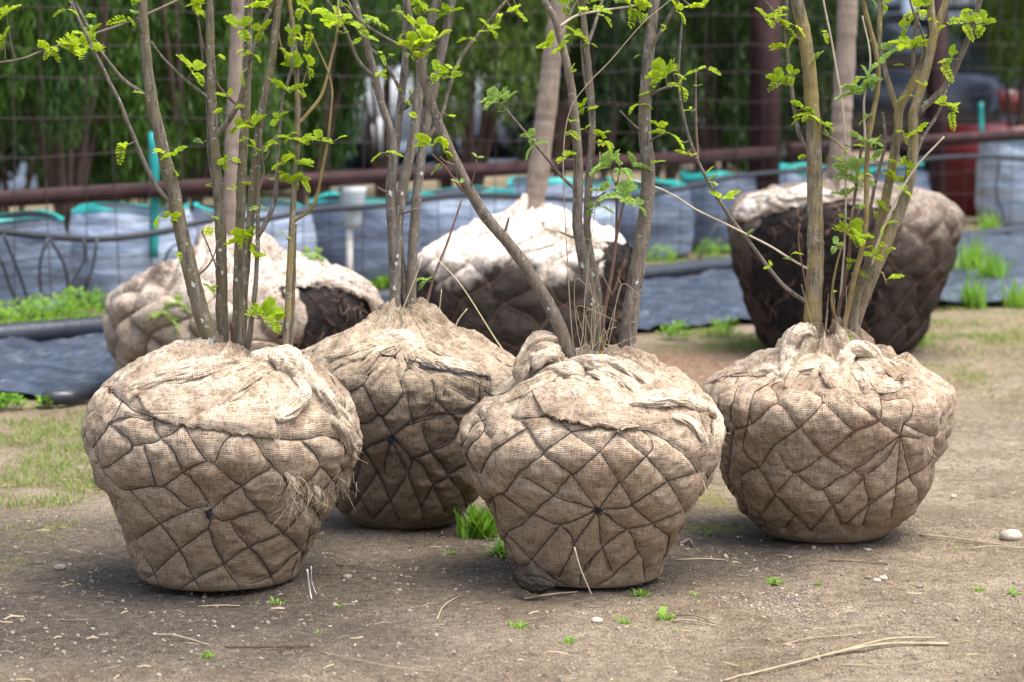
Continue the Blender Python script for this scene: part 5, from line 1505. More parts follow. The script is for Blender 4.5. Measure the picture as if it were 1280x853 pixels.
p1.stem([(292, 141), (272, 106), (257, 66), (247, 25)], 4, 2, 'twig_red', (0, -.03), a3)
p1.stem([(272, 270), (262, 200), (258, 120), (250, 40), (246, 0)], 4, 3, 'bark_c', (0, .03), a2)
p1.stem([(282, 383), (272, 343), (262, 312), (252, 290)], 3, 1.6, 'twig_red', (0, -.04), a2)
p1.stem([(264, 345), (258, 335), (268, 318), (272, 300)], 3, 1.6, 'twig_grey', (0, -.02), a1)
p1.stem([(323, 240), (330, 215), (328, 190), (345, 170)], 3, 2, 'twig_grey', (0, -.02), a6)
p1.stem([(348, 181), (336, 190), (330, 200)], 2.5, 1.6, 'twig_grey', (0, -.02), a6)
p1.stem([(365, 100), (352, 60), (347, 30)], 3, 2, 'twig_olive', (0, .02), a7)
p1.stem([(372, 130), (380, 100), (385, 85)], 3, 2, 'twig_olive', (0, .0), a7)
# torn red wood at the fork
q = np.array([tuple(P(u, v, 5.42 - .012)) for u, v in ((288, 404), (290, 420), (293, 458))])
mb = MB(); mb.tube(catmull(q, .006), np.linspace(.0015, .009, len(catmull(q, .006))), 9); mb.build('torn_wood', M['bark_split'], p1.curves[a2]['obj'], off=T1.location)
for (u, v, sz, sf, vr) in [(100, 62, 1.25, 0, 4), (95, 70, 1.0, 0, 2), (116, 44, 1.0, 0, 1), (112, 60, .8, 0, 0), (153, 181, .85, 0, 0), (205, 190, .9, 0, 0), (216, 194, .9, 0, 1), (217, 275, 1.0, 0, 1), (200, 271, .9, 0, 0), (240, 12, 1.2, 0, 4), (255, 5, .9, 0, 2), (160, 24, .9, 0, 0), (172, 2, .9, 0, 1), (335, 10, 1.1, 0, 2), (300, 37, 1.0, 0, 1), (328, 40, 1.0, 0, 1), (240, 90, 1.1, 0, 1), (300, 160, .9, 0, 1), (316, 160, 1.0, 0, 2), (303, 92, .5, 0, 0), (287, 200, .6, 0, 0), (294, 238, .6, 0, 5), (308, 303, 1.35, 0, 4), (316, 322, 1.1, 0, 2), (266, 272, .6, 0, 5), (263, 362, .8, 0, 1), (330, 396, 1.25, 0, 4), (342, 402, .8, 0, 1), (360, 72, 1.0, 0, 1), (375, 84, .9, 0, 2), (388, 18, 1.0, 0, 2), (377, 10, .9, 0, 1), (415, 32, 1.1, 0, 4), (362, 116, 1.0, 0, 2), (385, 84, 1.0, 0, 1), (347, 150, .9, 0, 1), (345, 173, .8, 0, 0), (378, 178, .9, 0, 1), (400, 176, .9, 0, 1), (355, 205, .9, 0, 1), (370, 205, .9, 0, 2), (363, 230, 1.1, 0, 4), (362, 218, .7, 0, 0), (357, 296, .5, 0, 5), (8, 18, 1.1, 0, 3), (6, 50, .9, 0, 1), (60, 66, 1.0, 0, 1), (66, 60, .8, 0, 0), (388, 38, .7, 0, 0), (365, 45, .8, 0, 1), (318, 68, .6, 0, 0), (380, 123, .7, 0, 5)]:
    p1.leaf(u, v, sz, sf, vr)
p1.sprinkle(34); p1.crown(34)

# ---------------------------------------------------------------- shrub 2
p2 = Plant(T2, 6.08, 2)
s2a = p2.stem([(497, 425), (496, 398), (493, 353), (490, 282), (488, 237), (491, 181), (476, 126), (460, 60), (443, 0)], 15, 8, 'bark_b', (-.01, -.03))
s2b = p2.stem([(498, 425), (496, 380), (494, 300), (491, 237), (496, 176), (506, 76), (508, 0)], 13, 9, 'bark_b', (.02, .06))
s2c = p2.stem([(500, 425), (494, 393), (496, 302), (503, 237), (518, 166), (528, 76), (546, 0)], 16, 12, 'bark_b', (-.02, .02))
s2d = p2.stem([(513, 425), (513, 393), (518, 282), (528, 186), (546, 96), (561, 25), (565, 0)], 15, 11, 'bark_b', (.0, .05))
s2e = p2.stem([(509, 425), (508, 383), (504, 340), (501, 300)], 12, 7, 'bark_b', (.01, .02))
p2.stem([(461, 100), (448, 76), (430, 35), (410, 3)], 5, 3.5, 'bark_b', (0, -.08), s2a)
p2.stem([(505, 116), (482, 80), (456, 52), (430, 8)], 5, 3, 'bark_b', (0, -.06), s2b)
p2.stem([(499, 135), (508, 133), (522, 112), (531, 101), (548, 94)], 8, 6, 'bark_b', (0, .02), s2b)
p2.stem([(531, 182), (551, 148), (564, 102), (578, 70), (604, 36), (631, 4)], 6, 4, 'bark_c', (0, .05), s2d)
p2.stem([(494, 350), (491, 310), (489, 260)], 7, 5, 'bark_b', (0, -.02), s2a)
p2.stem([(500, 268), (512, 264), (522, 261)], 4, 3, 'twig_grey', (0, -.03), s2c)
p2.stem([(489, 243), (478, 238), (472, 234)], 3, 2, 'twig_grey', (0, -.02), s2a)
sh = p2.stem([(533, 430), (529, 403), (541, 350), (559, 304), (577, 250)], 4.5, 2.5, 'twig_red', (.05, .10), extra=False)
for (u, v, sz, vr) in [(452, 38, 1.0, 1), (455, 48, .8, 0), (470, 30, .9, 1), (530, 15, 1.0, 2), (560, 18, .9, 1), (520, 8, .9, 1), (480, 88, .5, 0), (500, 45, .5, 0), (422, 24, .9, 1), (585, 48, .5, 0), (600, 40, .6, 5), (612, 38, .9, 1), (625, 18, .6, 0), (648, 10, 1.2, 6), (650, 22, .9, 1), (513, 133, .4, 5), (533, 352, .7, 3)]:
    p2.leaf(u, v, sz, True if v > 300 else False, vr)
p2.sprinkle(16, 200); p2.crown(24)
# ---------------------------------------------------------------- shrub 3
p3 = Plant(T3, 5.44, 3)
d1 = p3.stem([(722, 474), (713, 448), (697, 403), (672, 358), (642, 312), (601, 262), (566, 196), (538, 126), (521, 65), (508, 0)], 19, 10, 'bark_c', (-.03, -.12))
d2 = p3.stem([(750, 462), (746, 425), (743, 393), (730, 327), (722, 277), (722, 202), (715, 116), (697, 35), (680, 0)], 18, 9, 'bark_c', (.0, -.03))
d3 = p3.stem([(752, 462), (750, 420), (745, 353), (735, 302), (735, 242), (740, 166), (735, 76), (727, 0)], 12, 8, 'bark_c', (.04, .08))
d4 = p3.stem([(781, 462), (785, 423), (795, 343), (806, 277), (810, 217), (806, 166), (808, 101), (818, 0)], 24, 14, 'bark_c', (.02, .05))
d5 = p3.stem([(751, 455), (755, 393), (764, 345), (770, 302), (771, 260), (770, 227)], 6, 3, 'twig_red', (-.03, -.06), extra=False)
p3.stem([(771, 300), (778, 262), (784, 232)], 4, 2, 'twig_red', (0, -.02), d5)
p3.stem([(720, 240), (703, 222), (687, 202), (657, 166), (629, 133)], 4.5, 3, 'bark_c', (0, -.12), d2)
p3.stem([(738, 60), (744, 30), (753, 0)], 5, 4, 'bark_c', (0, .06), d3)
p3.stem([(735, 140), (730, 90), (728, 40), (733, 0)], 5, 4, 'bark_c', (0, .02), d3)
p3.stem([(700, 40), (712, 20), (722, 0)], 4, 3, 'bark_c', (0, .03), d2)
p3.stem([(704, 34), (720, 20), (748, 14), (788, 8), (812, 4)], 3.5, 2.5, 'twig_pale', (0, .06), d2, extra=False)
p3.stem([(818, 62), (832, 30), (848, 0)], 6, 4, 'bark_c', (0, -.05), d4)
p3.stem([(808, 124), (823, 113), (840, 108), (852, 105)], 4, 2.5, 'bark_c', (0, -.04), d4)
p3.stem([(810, 182), (816, 174), (826, 168)], 3.5, 2, 'bark_c', (0, -.03), d4)
p3.stem([(806, 165), (794, 158), (784, 148), (775, 139)], 3.5, 1.8, 'bark_c', (0, -.05), d4)
p3.stem([(590, 247), (578, 238), (566, 222), (554, 206), (540, 193)], 4, 2.5, 'twig_red', (0, -.05), d1)
p3.stem([(576, 210), (566, 206), (556, 202), (550, 196)], 3.5, 2.5, 'bark_c', (0, -.04), d1)
p3.stem([(586, 240), (592, 220), (596, 200)], 3, 1.8, 'twig_red', (0, -.04), d1)
p3.stem([(641, 310), (630, 300), (636, 272)], 5, 3, 'bark_c', (0, -.01), d1)
p3.stem([(738, 250), (748, 246), (756, 240)], 3.5, 2, 'bark_c', (0, -.03), d3)
p3.stem([(722, 300), (714, 296), (700, 290)], 3.5, 2, 'bark_c', (0, -.03), d2)
p3.stem([(524, 74), (505, 60), (470, 40), (445, 20), (430, -6)], 4, 2.5, 'bark_c', (0, -.04), d1)
for (u, v, sz, sf, vr) in [(520, 62, 1.1, 0, 4), (532, 55, 1.1, 0, 3), (548, 48, 1.1, 0, 2), (520, 35, 1.0, 0, 1), (525, 75, 1.0, 0, 2), (545, 92, 1.0, 0, 1), (562, 96, .9, 0, 2), (566, 88, .6, 0, 5), (541, 182, 1.0, 0, 2), (555, 188, 1.0, 0, 1), (575, 230, .5, 1, 5), (596, 198, .5, 1, 5), (622, 128, 1.0, 1, 4), (634, 126, .8, 1, 1), (664, 174, .9, 1, 1), (668, 182, .7, 1, 0), (690, 60, 1.0, 0, 2), (700, 63, .9, 0, 1), (722, 45, .9, 0, 1), (715, 90, .6, 0, 5), (712, 165, .7, 0, 0), (706, 198, .8, 0, 1), (754, 178, 1.0, 0, 3), (748, 170, .6, 0, 5), (762, 210, 1.3, 1, 4), (775, 212, 1.2, 1, 3), (790, 208, 1.1, 1, 2), (758, 240, 1.1, 1, 2), (780, 248, 1.2, 1, 4), (796, 258, .9, 1, 1), (742, 262, .7, 1, 1), (750, 258, .8, 1, 6), (735, 270, .5, 1, 5), (832, 97, 1.25, 0, 4), (852, 108, .9, 0, 0), (842, 92, .7, 0, 6), (825, 162, .9, 0, 1), (836, 166, .8, 0, 0), (790, 8, 1.2, 0, 3), (800, 15, .9, 0, 1), (846, 14, 1.1, 0, 1), (833, 36, .5, 0, 5), (880, 10, 1.0, 0, 2), (736, 4, .9, 0, 1), (755, 20, .6, 0, 0), (705, 8, .8, 0, 1), (733, 300, .35, 1, 5)]:
    p3.leaf(u, v, sz, bool(sf), vr, maxd=200)
p3.sprinkle(24, 260); p3.crown(30)
# lichen patches
for (pl, ci, u, v, r) in ((p3, d2, 727, 331, 5), (p3, d2, 742, 372, 4), (p3, d2, 739, 380, 3), (p3, d4, 796, 352, 3), (p3, d3, 740, 340, 3.5), (p3, d1, 684, 388, 2.5), (p2, s2c, 498, 318, 3.5), (p2, s2c, 496, 330, 3.5), (p2, s2c, 493, 359, 3.5), (p2, s2a, 488, 242, 4), (p2, s2d, 528, 218, 3.5), (p2, s2c, 503, 240, 3), (p1, a1, 243, 356, 4), (p1, a2, 276, 312, 4), (p1, a2, 279, 342, 3), (p1, a1, 254, 400, 4), (p1, a1, 264, 425, 6), (p1, a3, 296, 350, 3)):
    c = pl.curves[ci]['c']; cu, cv = PIX(c[:, :3]); k = int(np.argmin((cu - u) ** 2 + (cv - v) ** 2))
    ctr = c[k, :3]; R = c[k, 3] * 1.06; ax = np.array([0, 0, 1.0])
    mb = MB(); rr = r * pxm(ctr[1]); a0_ = -math.pi / 2 + (u - cu[k]) * pxm(ctr[1]) / max(R, 1e-4) * .8
    rng = np.random.default_rng(int(u * 7 + v))
    V = [(R * 1.06 * math.cos(a0_), R * 1.06 * math.sin(a0_), 0)]
    for j in range(14):
        f = j / 14 * 6.283; q = rr * .72 * rng.uniform(.45, 1.25)
        da = q * math.cos(f) / R; V.append((R * math.cos(a0_ + da), R * math.sin(a0_ + da), q * 1.25 * math.sin(f)))
    V = np.array(V); V[:, 2] += 0
    slope = (c[min(k + 3, len(c) - 1), :3] - c[max(k - 3, 0), :3]); slope = slope / (slope[2] + 1e-9)
    V = V + ctr + V[:, 2:3] * np.array([[slope[0], slope[1], 0]])
    mb.add(V, None, [(0, j + 1, (j + 1) % 14 + 1) for j in range(14)])
    mb.build('lichen_patch', M['lichen'], pl.curves[ci]['top'], off=pl.root.location)
# ---------------------------------------------------------------- shrub 4
p4 = Plant(T4, 5.92, 4)
f1 = p4.stem([(1017, 448), (1016, 413), (1019, 327), (1019, 252), (1016, 151), (1009, 66), (996, 0)], 25, 17, 'bark_d', (-.02, -.04))
f2 = p4.stem([(1058, 448), (1066, 410), (1087, 353), (1117, 282), (1132, 245), (1140, 202), (1142, 146), (1147, 126), (1166, 50), (1163, 0)], 20, 10, 'bark_d', (-.02, -.04))
f3 = p4.stem([(1055, 448), (1064, 398), (1087, 327), (1102, 272), (1114, 215), (1122, 166), (1125, 136), (1148, 90), (1168, 45), (1183, 0)], 15, 10, 'bark_d', (.02, .03))
f4 = p4.stem([(1050, 446), (1056, 405), (1067, 353), (1082, 282), (1084, 191), (1097, 110), (1095, 66), (1079, 0)], 8, 6, 'twig_olive', (-.04, -.07))
f5 = p4.stem([(1042, 446), (1046, 410), (1050, 380), (1060, 330), (1068, 250), (1078, 180), (1090, 140)], 6, 3, 'twig_red', (.0, .03))
f6 = p4.stem([(1052, 446), (1060, 400), (1077, 320), (1092, 240), (1106, 180), (1103, 140)], 6, 4, 'bark_c', (.03, .05))
p4.stem([(1006, 199), (1000, 170), (994, 141), (984, 66), (984, 0)], 6.5, 5, 'bark_b', (0, -.02), f1)
p4.stem([(1003, 57), (990, 42), (972, 20), (956, 0)], 4, 3, 'bark_b', (0, -.04), f1)
p4.stem([(1142, 148), (1155, 134), (1183, 106), (1208, 55), (1225, 0)], 9, 7, 'bark_c', (0, -.05), f2)
p4.stem([(1125, 140), (1114, 115), (1107, 91), (1100, 60), (1100, 30), (1100, 0)], 8, 6, 'bark_d', (0, .05), f3)
p4.stem([(1138, 215), (1152, 176), (1173, 141), (1183, 112)], 5, 4, 'bark_b', (0, .06), f2)
p4.stem([(1135, 100), (1142, 60), (1146, 20), (1150, 0)], 6, 4, 'bark_c', (0, .03), f3)
p4.stem([(1145, 98), (1156, 70), (1152, 40), (1140, 10)], 5, 3, 'bark_c', (0, -.04), f3)
p4.stem([(1006, 382), (990, 366), (971, 348), (936, 302), (906, 262), (875, 207), (858, 161), (848, 101), (853, 20)], 6, 3, 'bark_b', (0, -.18), f1, extra=False)
p4.stem([(872, 200), (870, 150), (870, 86)], 3.5, 2.5, 'twig_red', (0, .02), len(p4.curves) - 1)
p4.stem([(1008, 342), (985, 322), (961, 307), (911, 282), (870, 262), (845, 246), (820, 234), (790, 225)], 3, 2, 'twig_pale', (0, -.15), f1)
p4.stem([(1080, 345), (1095, 310), (1122, 247), (1147, 207), (1180, 171)], 4, 2.5, 'twig_pale', (0, -.08), f2)
p4.stem([(1052, 380), (1056, 300), (1057, 202), (1054, 141), (1042, 66), (1029, 0)], 3, 2.5, 'twig_pale', (0, -.02), f5)
p4.stem([(1020, 160), (1035, 170), (1050, 182), (1066, 200)], 3.5, 2, 'twig_olive', (0, -.05), f1)
p4.stem([(1060, 380), (1075, 330), (1092, 290), (1112, 262)], 4, 2, 'twig_red', (0, -.04), f5)
p4.stem([(1050, 420), (1040, 380), (1046, 330), (1062, 280), (1066, 260)], 4, 2, 'twig_olive', (0, -.05), f4)
p4.stem([(1070, 400), (1078, 350), (1084, 300), (1085, 250)], 5, 3, 'bark_c', (0, -.02), f6)
p4.stem([(1083, 205), (1080, 130), (1088, 75), (1078, 20)], 3.5, 2, 'twig_pale', (0, -.02), f4)
p4.stem([(1014, 400), (1004, 340), (998, 300), (1000, 280)], 3, 2, 'twig_red', (0, -.05), f1)
p4.stem([(1062, 420), (1080, 372), (1100, 340), (1108, 355)], 3.5, 2, 'twig_olive', (0, -.05), f2)
for (u, v, sz, sf, vr) in [(958, 25, 1.0, 0, 1), (975, 10, .8, 0, 0), (983, 36, 1.0, 0, 1), (986, 60, 1.0, 0, 2), (975, 105, 1.2, 0, 4), (990, 95, .9, 0, 1), (1003, 136, 1.0, 0, 1), (1012, 140, .7, 0, 0), (1032, 158, .8, 0, 1), (998, 200, .7, 0, 5), (1077, 118, 1.3, 1, 4), (1085, 100, .9, 1, 1), (1100, 62, 1.0, 1, 2), (1112, 70, .9, 1, 1), (1100, 80, .8, 1, 1), (1137, 62, 1.2, 0, 4), (1150, 55, .8, 0, 1), (1148, 15, 1.1, 0, 3), (1158, 8, 1.0, 0, 2), (1135, 35, .9, 0, 1), (1105, 5, .9, 0, 1), (1203, 30, 1.2, 0, 3), (1228, 32, 1.1, 0, 1), (1215, 14, .8, 0, 0), (1190, 72, .9, 0, 1), (1178, 80, .9, 0, 0), (1178, 132, 1.0, 0, 1), (1190, 137, .8, 0, 0), (1064, 218, 1.2, 1, 4), (1072, 230, 1.1, 1, 3), (1060, 246, 1.0, 1, 2), (1094, 202, 1.0, 1, 2), (1090, 180, .9, 1, 1), (1075, 176, 1.0, 1, 1), (1082, 150, .7, 1, 1), (1062, 294, 1.2, 0, 4), (1074, 299, 1.0, 0, 1), (1120, 228, 1.0, 0, 4), (1130, 240, .8, 0, 1), (1125, 208, .9, 0, 2), (1105, 262, .8, 0, 1), (1108, 280, .6, 0, 0), (1138, 212, .8, 0, 1), (1062, 330, .6, 0, 1), (1070, 340, .6, 0, 0), (1108, 350, 1.0, 0, 6), (903, 250, 1.0, 0, 2), (855, 193, .7, 0, 1), (884, 217, .5, 0, 5), (896, 233, .6, 1, 5), (866, 195, .4, 0, 5), (848, 178, .4, 1, 5), (872, 108, .4, 1, 5), (1042, 366, .4, 0, 5), (1147, 165, .8, 0, 1), (1130, 165, .7, 0, 0), (1155, 108, .6, 0, 5), (964, 334, .5, 0, 5)]:
    p4.leaf(u, v, sz, bool(sf), vr, twig='twig_olive', maxd=200)
p4.sprinkle(44); p4.crown(34)

# ---------------------------------------------------------------- big trunks at the back
def big_trunk(root, yc, pix, w0, w1, seed):
    p = Plant(root, yc, seed)
    k = p.stem(pix, w0, w1, 'bark_old', (0, .05), name='trunk', sides=18, knob=.09)
    u, v = pix[-1]
    for j, (du, n) in enumerate(((-40, 3), (46, 3), (10, 3))):
        p.stem([(u, v + 6), (u + du * .5, v - 70), (u + du, v - 180)], w1 * .6, 4, 'bark_old', (0, .1 * (j - 1)), k, extra=False)
    return p
big_trunk(T5, 8.35, [(287, 345), (288, 300), (290, 200), (294, 100), (298, 0), (300, -60)], 22, 17, 51)
big_trunk(T6, 9.05, [(662, 292), (668, 250), (678, 180), (688, 90), (700, 0), (706, -60)], 30, 24, 52)
big_trunk(T7, 9.60, [(1053, 262), (1050, 215), (1052, 150), (1056, 80), (1060, 0), (1062, -60)], 30, 25, 53)

# small weed leaves on the back-left ball
for (u, v) in ((205, 392), (215, 398), (222, 386), (385, 320), (398, 325)):
    b = BALL['f1']; pos = on_ball('f1', u, v, .02)
    o = bpy.data.objects.new('weed_leaf', LEAFS[3]); C.objects.link(o); o.parent = T5; o.location = Vector(pos) - T5.location; o.scale = (1.3,) * 3; o.rotation_euler = (.4, .2, u)

# ================================================================== SMALL THINGS ON THE GROUND
def stalk(pix, r0, r1, label, mat='straw', z=.004, name='dry_stalk'):
    pts = []
    for i, (u, v) in enumerate(pix):
        g = G(u, v); pts.append((g.x, g.y, gz(g.x, g.y) + r0 + .001 + (z if 0 < i < len(pix) - 1 else 0)))
    c = catmull(pts, .012)
    c[:, 2] = np.maximum(c[:, 2], ground_h(c[:, 0], c[:, 1]) + r0 * .8)
    mb = MB(); mb.tube(c, np.linspace(r0, r1, len(c)), 7)
    return tag(mb.build(name, M[mat]), label, 'straw', 'dry stalks lying on the soil')
stalk([(905, 850), (960, 838), (1010, 828), (1055, 818), (1110, 809), (1185, 806)], .0022, .0034, 'longest pale dry stalk lying at the bottom right of the soil')
stalk([(1045, 819), (1090, 810), (1120, 806), (1168, 800)], .0034, .002, 'thick pale straw piece lying across the longest stalk', z=.009)
stalk([(978, 804), (1005, 800), (1040, 797), (1086, 790)], .0016, .001, 'thin bent stalk just behind the longest stalk')
stalk([(1050, 833), (1110, 834), (1165, 830)], .0013, .001, 'faint thin stalk in front of the longest stalk')
stalk([(1150, 670), (1185, 674), (1215, 677), (1262, 682)], .0026, .0018, 'dry stalk pointing at the pale stone on the right')
stalk([(1213, 684), (1245, 685), (1290, 687)], .0024, .002, 'dry stalk running out of the right edge below the pale stone')
stalk([(280, 811), (330, 812), (387, 810)], .0018, .0016, 'reddish straight stalk in front of the leftmost root ball', 'root')
stalk([(655, 747), (690, 744), (722, 740)], .0026, .0016, 'flat pale straw under the front of the centre root ball')
stalk([(195, 796), (220, 799), (262, 806)], .0018, .0012, 'dark straw with forked end at bottom left')
stalk([(546, 774), (555, 760), (575, 745)], .0018, .001, 'short slanting straw in front of the gap between root balls')
stalk([(420, 706), (450, 709), (475, 712)], .0018, .0012, 'thin brown twig right of the leftmost root ball', 'twig_grey')
stalk([(402, 815), (440, 828), (490, 838), (545, 841)], .0012, .0009, 'hair thin curved stalk at the bottom centre left')
stalk([(840, 774), (865, 778), (897, 780)], .0022, .0014, 'pale split straw beside the small leafy weed')
stalk([(842, 766), (870, 771), (892, 777)], .0016, .0012, 'brown split straw beside the small leafy weed', 'twig_grey')
stalk([(845, 703), (880, 702), (908, 702)], .0018, .0014, 'straight straw lying between the centre and right root balls')
stalk([(248, 758), (275, 759), (300, 756)], .0015, .0012, 'pale short straw below the front of the leftmost root ball')
stalk([(75, 775), (110, 774)], .0017, .0012, 'dark twig at the far left bottom of the soil', 'twig_grey')
stalk([(850, 681), (862, 677), (866, 684)], .004, .002, 'dark torn bark scrap right of the centre root ball', 'twig_grey')
stalk([(1035, 704), (1060, 706), (1110, 705)], .0016, .001, 'reddish straw in front of the rightmost root ball', 'root')
stalk([(548, 668), (575, 662), (597, 646)], .0018, .0014, 'reddish twig curled against the second root ball', 'root', z=.012)

def stone(u, v, rp, label, mat, seed, flat=.7):
    g = G(u, v); r = rp * pxm(g.y); rng = np.random.default_rng(seed)
    n, m = 14, 9
    th = np.linspace(0, 2 * math.pi, n, endpoint=False); ph = np.linspace(-math.pi / 2, math.pi / 2, m)
    V = np.array([(math.cos(a) * math.cos(b), math.sin(a) * math.cos(b), math.sin(b)) for b in ph for a in th])
    V = V * (1 + .35 * fbm(V * 1.6 + seed, 3, seed)[:, None]) * r * np.array([1.1, .9, flat])
    V += np.array([g.x, g.y, gz(g.x, g.y) + r * flat * .6])
    o = link('stone', mesh_np('stone', V, grid_faces(m, n)), M[mat])
    return tag(o, label, 'stone', 'loose stones on the soil')
for k, (u, v, r, mt, lab) in enumerate([(75, 707, 7.5, 'stone', 'round dark stone left of the leftmost root ball'), (434, 722, 6, 'stone', 'small reddish round stone right of the leftmost root ball'), (1263, 673, 13, 'stone_pale', 'largest pale flat stone near the right edge'), (746, 777, 7, 'stone_pale', 'pale flat stone in front of the centre root ball'), (1096, 728, 5, 'stone_pale', 'pale pebble in front of rightmost root ball, right of a pair'), (1104, 724, 5.5, 'stone_pale', 'larger pale pebble of the pair before rightmost root ball'), (1085, 688, 3.5, 'stone_pale', 'tiny white pebble right under the rightmost root ball'), (1192, 620, 4, 'stone_pale', 'small white pebble on the bare soil at right'), (1085, 723, 4, 'stone', 'brown pebble just left of the pale pair'), (1150, 735, 4, 'stone', 'brown pebble among crumbs on the right')]):
    stone(u, v, r, lab, mt, 500 + k, .6)

def weed(u, v, sizepx, n, label, seed, kind='blade', mat='weed', cat='weed', name='weed', grp='small weeds on the soil'):
    g = G(u, v); s = sizepx * pxm(g.y); rng = np.random.default_rng(seed); z0 = gz(g.x, g.y)
    loc = Vector((g.x, g.y, z0)); mb = MB()
    for k in range(n):
        a = rng.uniform(0, 6.283); el = rng.uniform(.25, 1.2); L = s * rng.uniform(.5, 1.1)
        d = np.array([math.cos(a) * math.cos(el), math.sin(a) * math.cos(el), math.sin(el)]); sd_ = np.cross(d, (0, 0, 1)); sd_ /= np.linalg.norm(sd_)
        b0 = np.array([rng.normal(0, s * .2), rng.normal(0, s * .2), -.002])
        w = L * (.07 if kind == 'blade' else .26); dr = np.array([0, 0, -L * .25])
        if kind == 'bush':
            f = rng.random() ** .5; ph = rng.uniform(.05, 1.4)
            b0 = np.array([math.cos(a) * math.cos(ph) * s * .62 * f, math.sin(a) * math.cos(ph) * s * .45 * f, math.sin(ph) * s * .62 * f])
            L = rng.uniform(.022, .05); w = L * .24; dr = np.array([0, 0, -L * .3])
        if kind == 'blade' and s > .09:
            el = rng.uniform(.85, 1.5); d = np.array([math.cos(a) * math.cos(el), math.sin(a) * math.cos(el), math.sin(el)]); L = s * rng.uniform(.5, 1.25); w = .0045; dr = np.array([0, 0, -L * .12])
        if kind == 'blade':
            V = [b0 - sd_ * w, b0 + sd_ * w, b0 + d * L * .6 + sd_ * w, b0 + d * L * .6 - sd_ * w, b0 + d * L + dr]
            mb.add(V, [(0, 1, 2, 3)], [(3, 2, 4)])
        else:
            V = [b0, b0 + d * L * .35 + sd_ * w * .3, b0 + d * L * .7 + sd_ * w, b0 + d * L + dr, b0 + d * L * .7 - sd_ * w, b0 + d * L * .35 - sd_ * w * .3, b0 + d * L * .7 + dr * .2 + np.array([0, 0, -w * .3])]
            mb.add(V, [(0, 1, 2, 6), (0, 6, 4, 5)], [(6, 2, 3), (6, 3, 4)])
    o = mb.build(name, M[mat], sm=False); o.location = loc
    return tag(o, label, cat, grp)
WD = [(343, 754, 16, 16, 'blade', 'star shaped grass sprig below the front of the leftmost root ball'), (260, 821, 16, 22, 'blade', 'small grass tuft at the bottom left of the soil'), (648, 784, 18, 24, 'blade', 'grass tuft left of the bottom centre'), (712, 801, 16, 26, 'blade', 'low flat grass tuft at the bottom centre'), (780, 774, 16, 22, 'blade', 'bright grass tuft in front of the centre root ball'), (805, 742, 18, 30, 'blade', 'grass tuft touching the right foot of the centre root ball'), (832, 770, 20, 13, 'leafy', 'small leafy weed with rounded leaves right of centre'), (845, 786, 9, 6, 'leafy', 'single tiny leafy sprout below the rounded weed'), (966, 730, 14, 20, 'leafy', 'tiny bright weed in the open soil before the rightmost root ball'), (1023, 732, 8, 10, 'leafy', 'smallest green sprout right of the tiny bright weed'), (1268, 743, 12, 10, 'leafy', 'bright sprout near the right edge below the pale stone'), (1222, 738, 14, 18, 'blade', 'dull grass tuft left of the sprout near the right edge'), (1197, 683, 7, 8, 'leafy', 'green speck of weed beside the dry stalks at right'), (425, 757, 8, 10, 'leafy', 'tiny weed below the white string of leftmost root ball'), (397, 790, 8, 10, 'blade', 'tiny grass tuft left of the bottom centre'), (870, 740, 9, 10, 'leafy', 'tiny weed right of the centre root ball foot'), (600, 668, 44, 130, 'blade', 'lush green grass clump between the second and centre root balls'), (628, 690, 26, 60, 'blade', 'smaller grass clump hugging the left foot of centre root ball'), (562, 690, 12, 20, 'blade', 'sparse grass in the dark soil of the gap'), (886, 666, 12, 20, 'blade', 'mossy grass tuft between the centre and right root balls'), (745, 733, 8, 8, 'blade', 'few blades under the centre root ball front'), (500, 812, 6, 8, 'blade', 'faint grass speck at the bottom left of centre')]
for k, (u, v, s, n, kd, lab) in enumerate(WD): weed(u, v, s * 1.1, n, lab, 700 + k, kd)
# green growth by the sheet and the bags (each a clump)
GRW = [(15, 423, 80, 420, 'bush', 'bright green weed clump at the left edge before the bags'), (60, 419, 82, 420, 'bush', 'bright green weed clump under the crossing drip tubes'), (105, 412, 84, 420, 'bush', 'tallest bright green weed clump beside the back left root ball'), (10, 512, 30, 90, 'bush', 'small leafy weed at the near edge of the sheet'), (60, 510, 22, 60, 'bush', 'weeds in front of the short pipe end'), (830, 332, 42, 140, 'bush', 'green weed clump behind the sheet right of the middle root ball'), (893, 326, 42, 140, 'bush', 'green weed clump left of the dark root ball'), (1212, 345, 58, 90, 'blade', 'tall grass clump right of the dark root ball'), (1236, 352, 46, 80, 'blade', 'grass clump on the sheet near the right edge'), (1215, 385, 40, 70, 'blade', 'grass clump at the near sheet edge on the right'), (1268, 384, 40, 70, 'blade', 'grass clump cut by the right edge'), (1235, 300, 40, 60, 'blade', 'grass clump at the foot of the rightmost grow bag'), (845, 424, 30, 90, 'bush', 'weeds at the near edge of the sheet, right of middle root ball'), (905, 420, 32, 90, 'bush', 'weeds beside the foot of the dark root ball'), (480, 360, 26, 40, 'leafy', 'green weeds glimpsed behind the second group of stems'), (1150, 430, 22, 40, 'blade', 'grass by the right foot of the dark root ball'), (395, 345, 30, 40, 'leafy', 'weed tuft above the split burlap')]
for k, (u, v, s, n, kd, lab) in enumerate(GRW): weed(u, v, s, n, lab, 800 + k, kd, 'weed', 'weed', 'weed_clump', 'green weeds along the sheet')
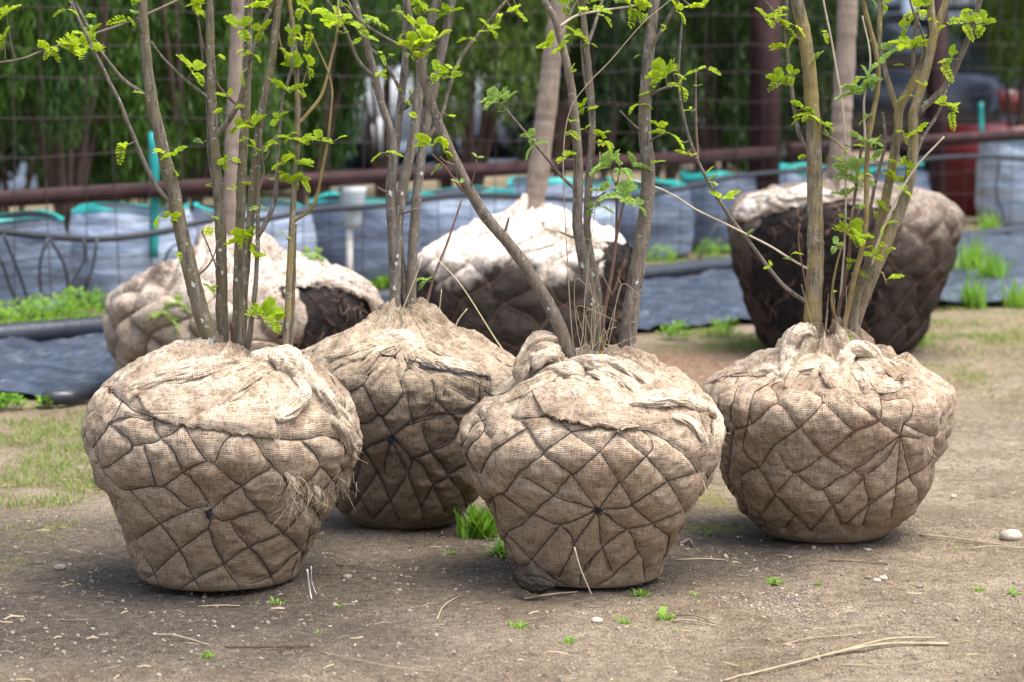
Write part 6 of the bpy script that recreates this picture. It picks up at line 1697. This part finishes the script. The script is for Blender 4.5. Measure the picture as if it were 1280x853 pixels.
# dry grass stems springing from the collars
def grass_stem(key, root, pix, dys, r, mat='straw_pale'):
    stub_line(key, pix, dys, r, mat, 'dry_grass_stem')
grass_stem('b2', T2, [(497, 403), (503, 388), (522, 340), (527, 322)], [-.05, -.06, -.08, -.08], (.0016, .0010))
grass_stem('b2', T2, [(649, 466), (620, 425), (575, 355), (538, 316)], [.02, .0, -.02, -.02], (.0017, .001))
grass_stem('b2', T2, [(567, 420), (572, 402), (584, 386)], [.0, .0, .0], (.0015, .001))
grass_stem('b2', T2, [(537, 416), (536, 395), (534, 378)], [.0, .02, .02], (.001, .0008))
grass_stem('b2', T2, [(546, 416), (549, 390), (552, 362)], [.0, .02, .02], (.001, .0008))
grass_stem('b3', T3, [(719, 445), (714, 405), (708, 300), (704, 200), (712, 140), (735, 105), (763, 76), (803, 30), (838, 0), (860, -24)], [-.03, -.05, -.08, -.1, -.1, -.1, -.1, -.1, -.1, -.1], (.0014, .0009), 'straw')
grass_stem('b3', T3, [(722, 450), (728, 420), (733, 350), (745, 250), (750, 190)], [-.04, -.05, -.05, -.05, -.05], (.0011, .0008), 'straw')
rng = np.random.default_rng(5)
for k in range(13):
    u0 = 745 + rng.normal(0, 12); u1 = 755 + rng.normal(0, 26); v1 = rng.uniform(335, 430)
    grass_stem('b3', T3, [(u0, 458), ((u0 + u1) / 2 + rng.normal(0, 5), (458 + v1) / 2), (u1, v1), (u1 + rng.normal(8, 12), v1 + rng.uniform(-10, 25))], [-.05] * 4, (.0009, .0006), 'straw')
for k in range(16):
    u0 = 1045 + rng.normal(0, 14); u1 = u0 + rng.normal(0, 14); v1 = rng.uniform(340, 425)
    grass_stem('b4', T4, [(u0, 450), ((u0 + u1) / 2, (450 + v1) / 2), (u1, v1)], [-.05] * 3, (.0011, .0007), 'straw' if k % 3 else 'twig_red')
for k in range(14):
    u0 = 305 + rng.normal(0, 12); u1 = u0 + rng.normal(6, 14); v1 = rng.uniform(425, 455)
    grass_stem('b1', T1, [(u0, 462), ((u0 + u1) / 2, (462 + v1) / 2), (u1, v1)], [-.06] * 3, (.0009, .0006), 'straw')
# sprout at the foot of shrub 4 and 3
for (key, root, u, v, n, s) in (('b4', T4, 1060, 440, 16, .03), ('b4', T4, 1056, 425, 10, .022), ('b3', T3, 757, 440, 8, .016), ('b1', T1, 343, 483, 7, .008)):
    b = BALL[key]; mb = MB(); rng = np.random.default_rng(int(u))
    base = np.array(P(u, v, b['yc'] - (.07 if key != 'b1' else .2)))
    for k in range(n):
        p = base + np.array([rng.normal(0, .006), rng.normal(0, .004), rng.uniform(-.02, .03)]); d = rng.normal(0, 1, 3); d[2] = abs(d[2]); d /= np.linalg.norm(d); sd_ = np.cross(d, (0, 1, .3)); sd_ /= np.linalg.norm(sd_)
        L = s * rng.uniform(.5, 1)
        mb.add([p, p + d * L * .5 + sd_ * L * .18, p + d * L, p + d * L * .5 - sd_ * L * .18], [(0, 1, 2, 3)])
    mb.build('green_sprout', M['weed'], root, off=root.location, sm=False)
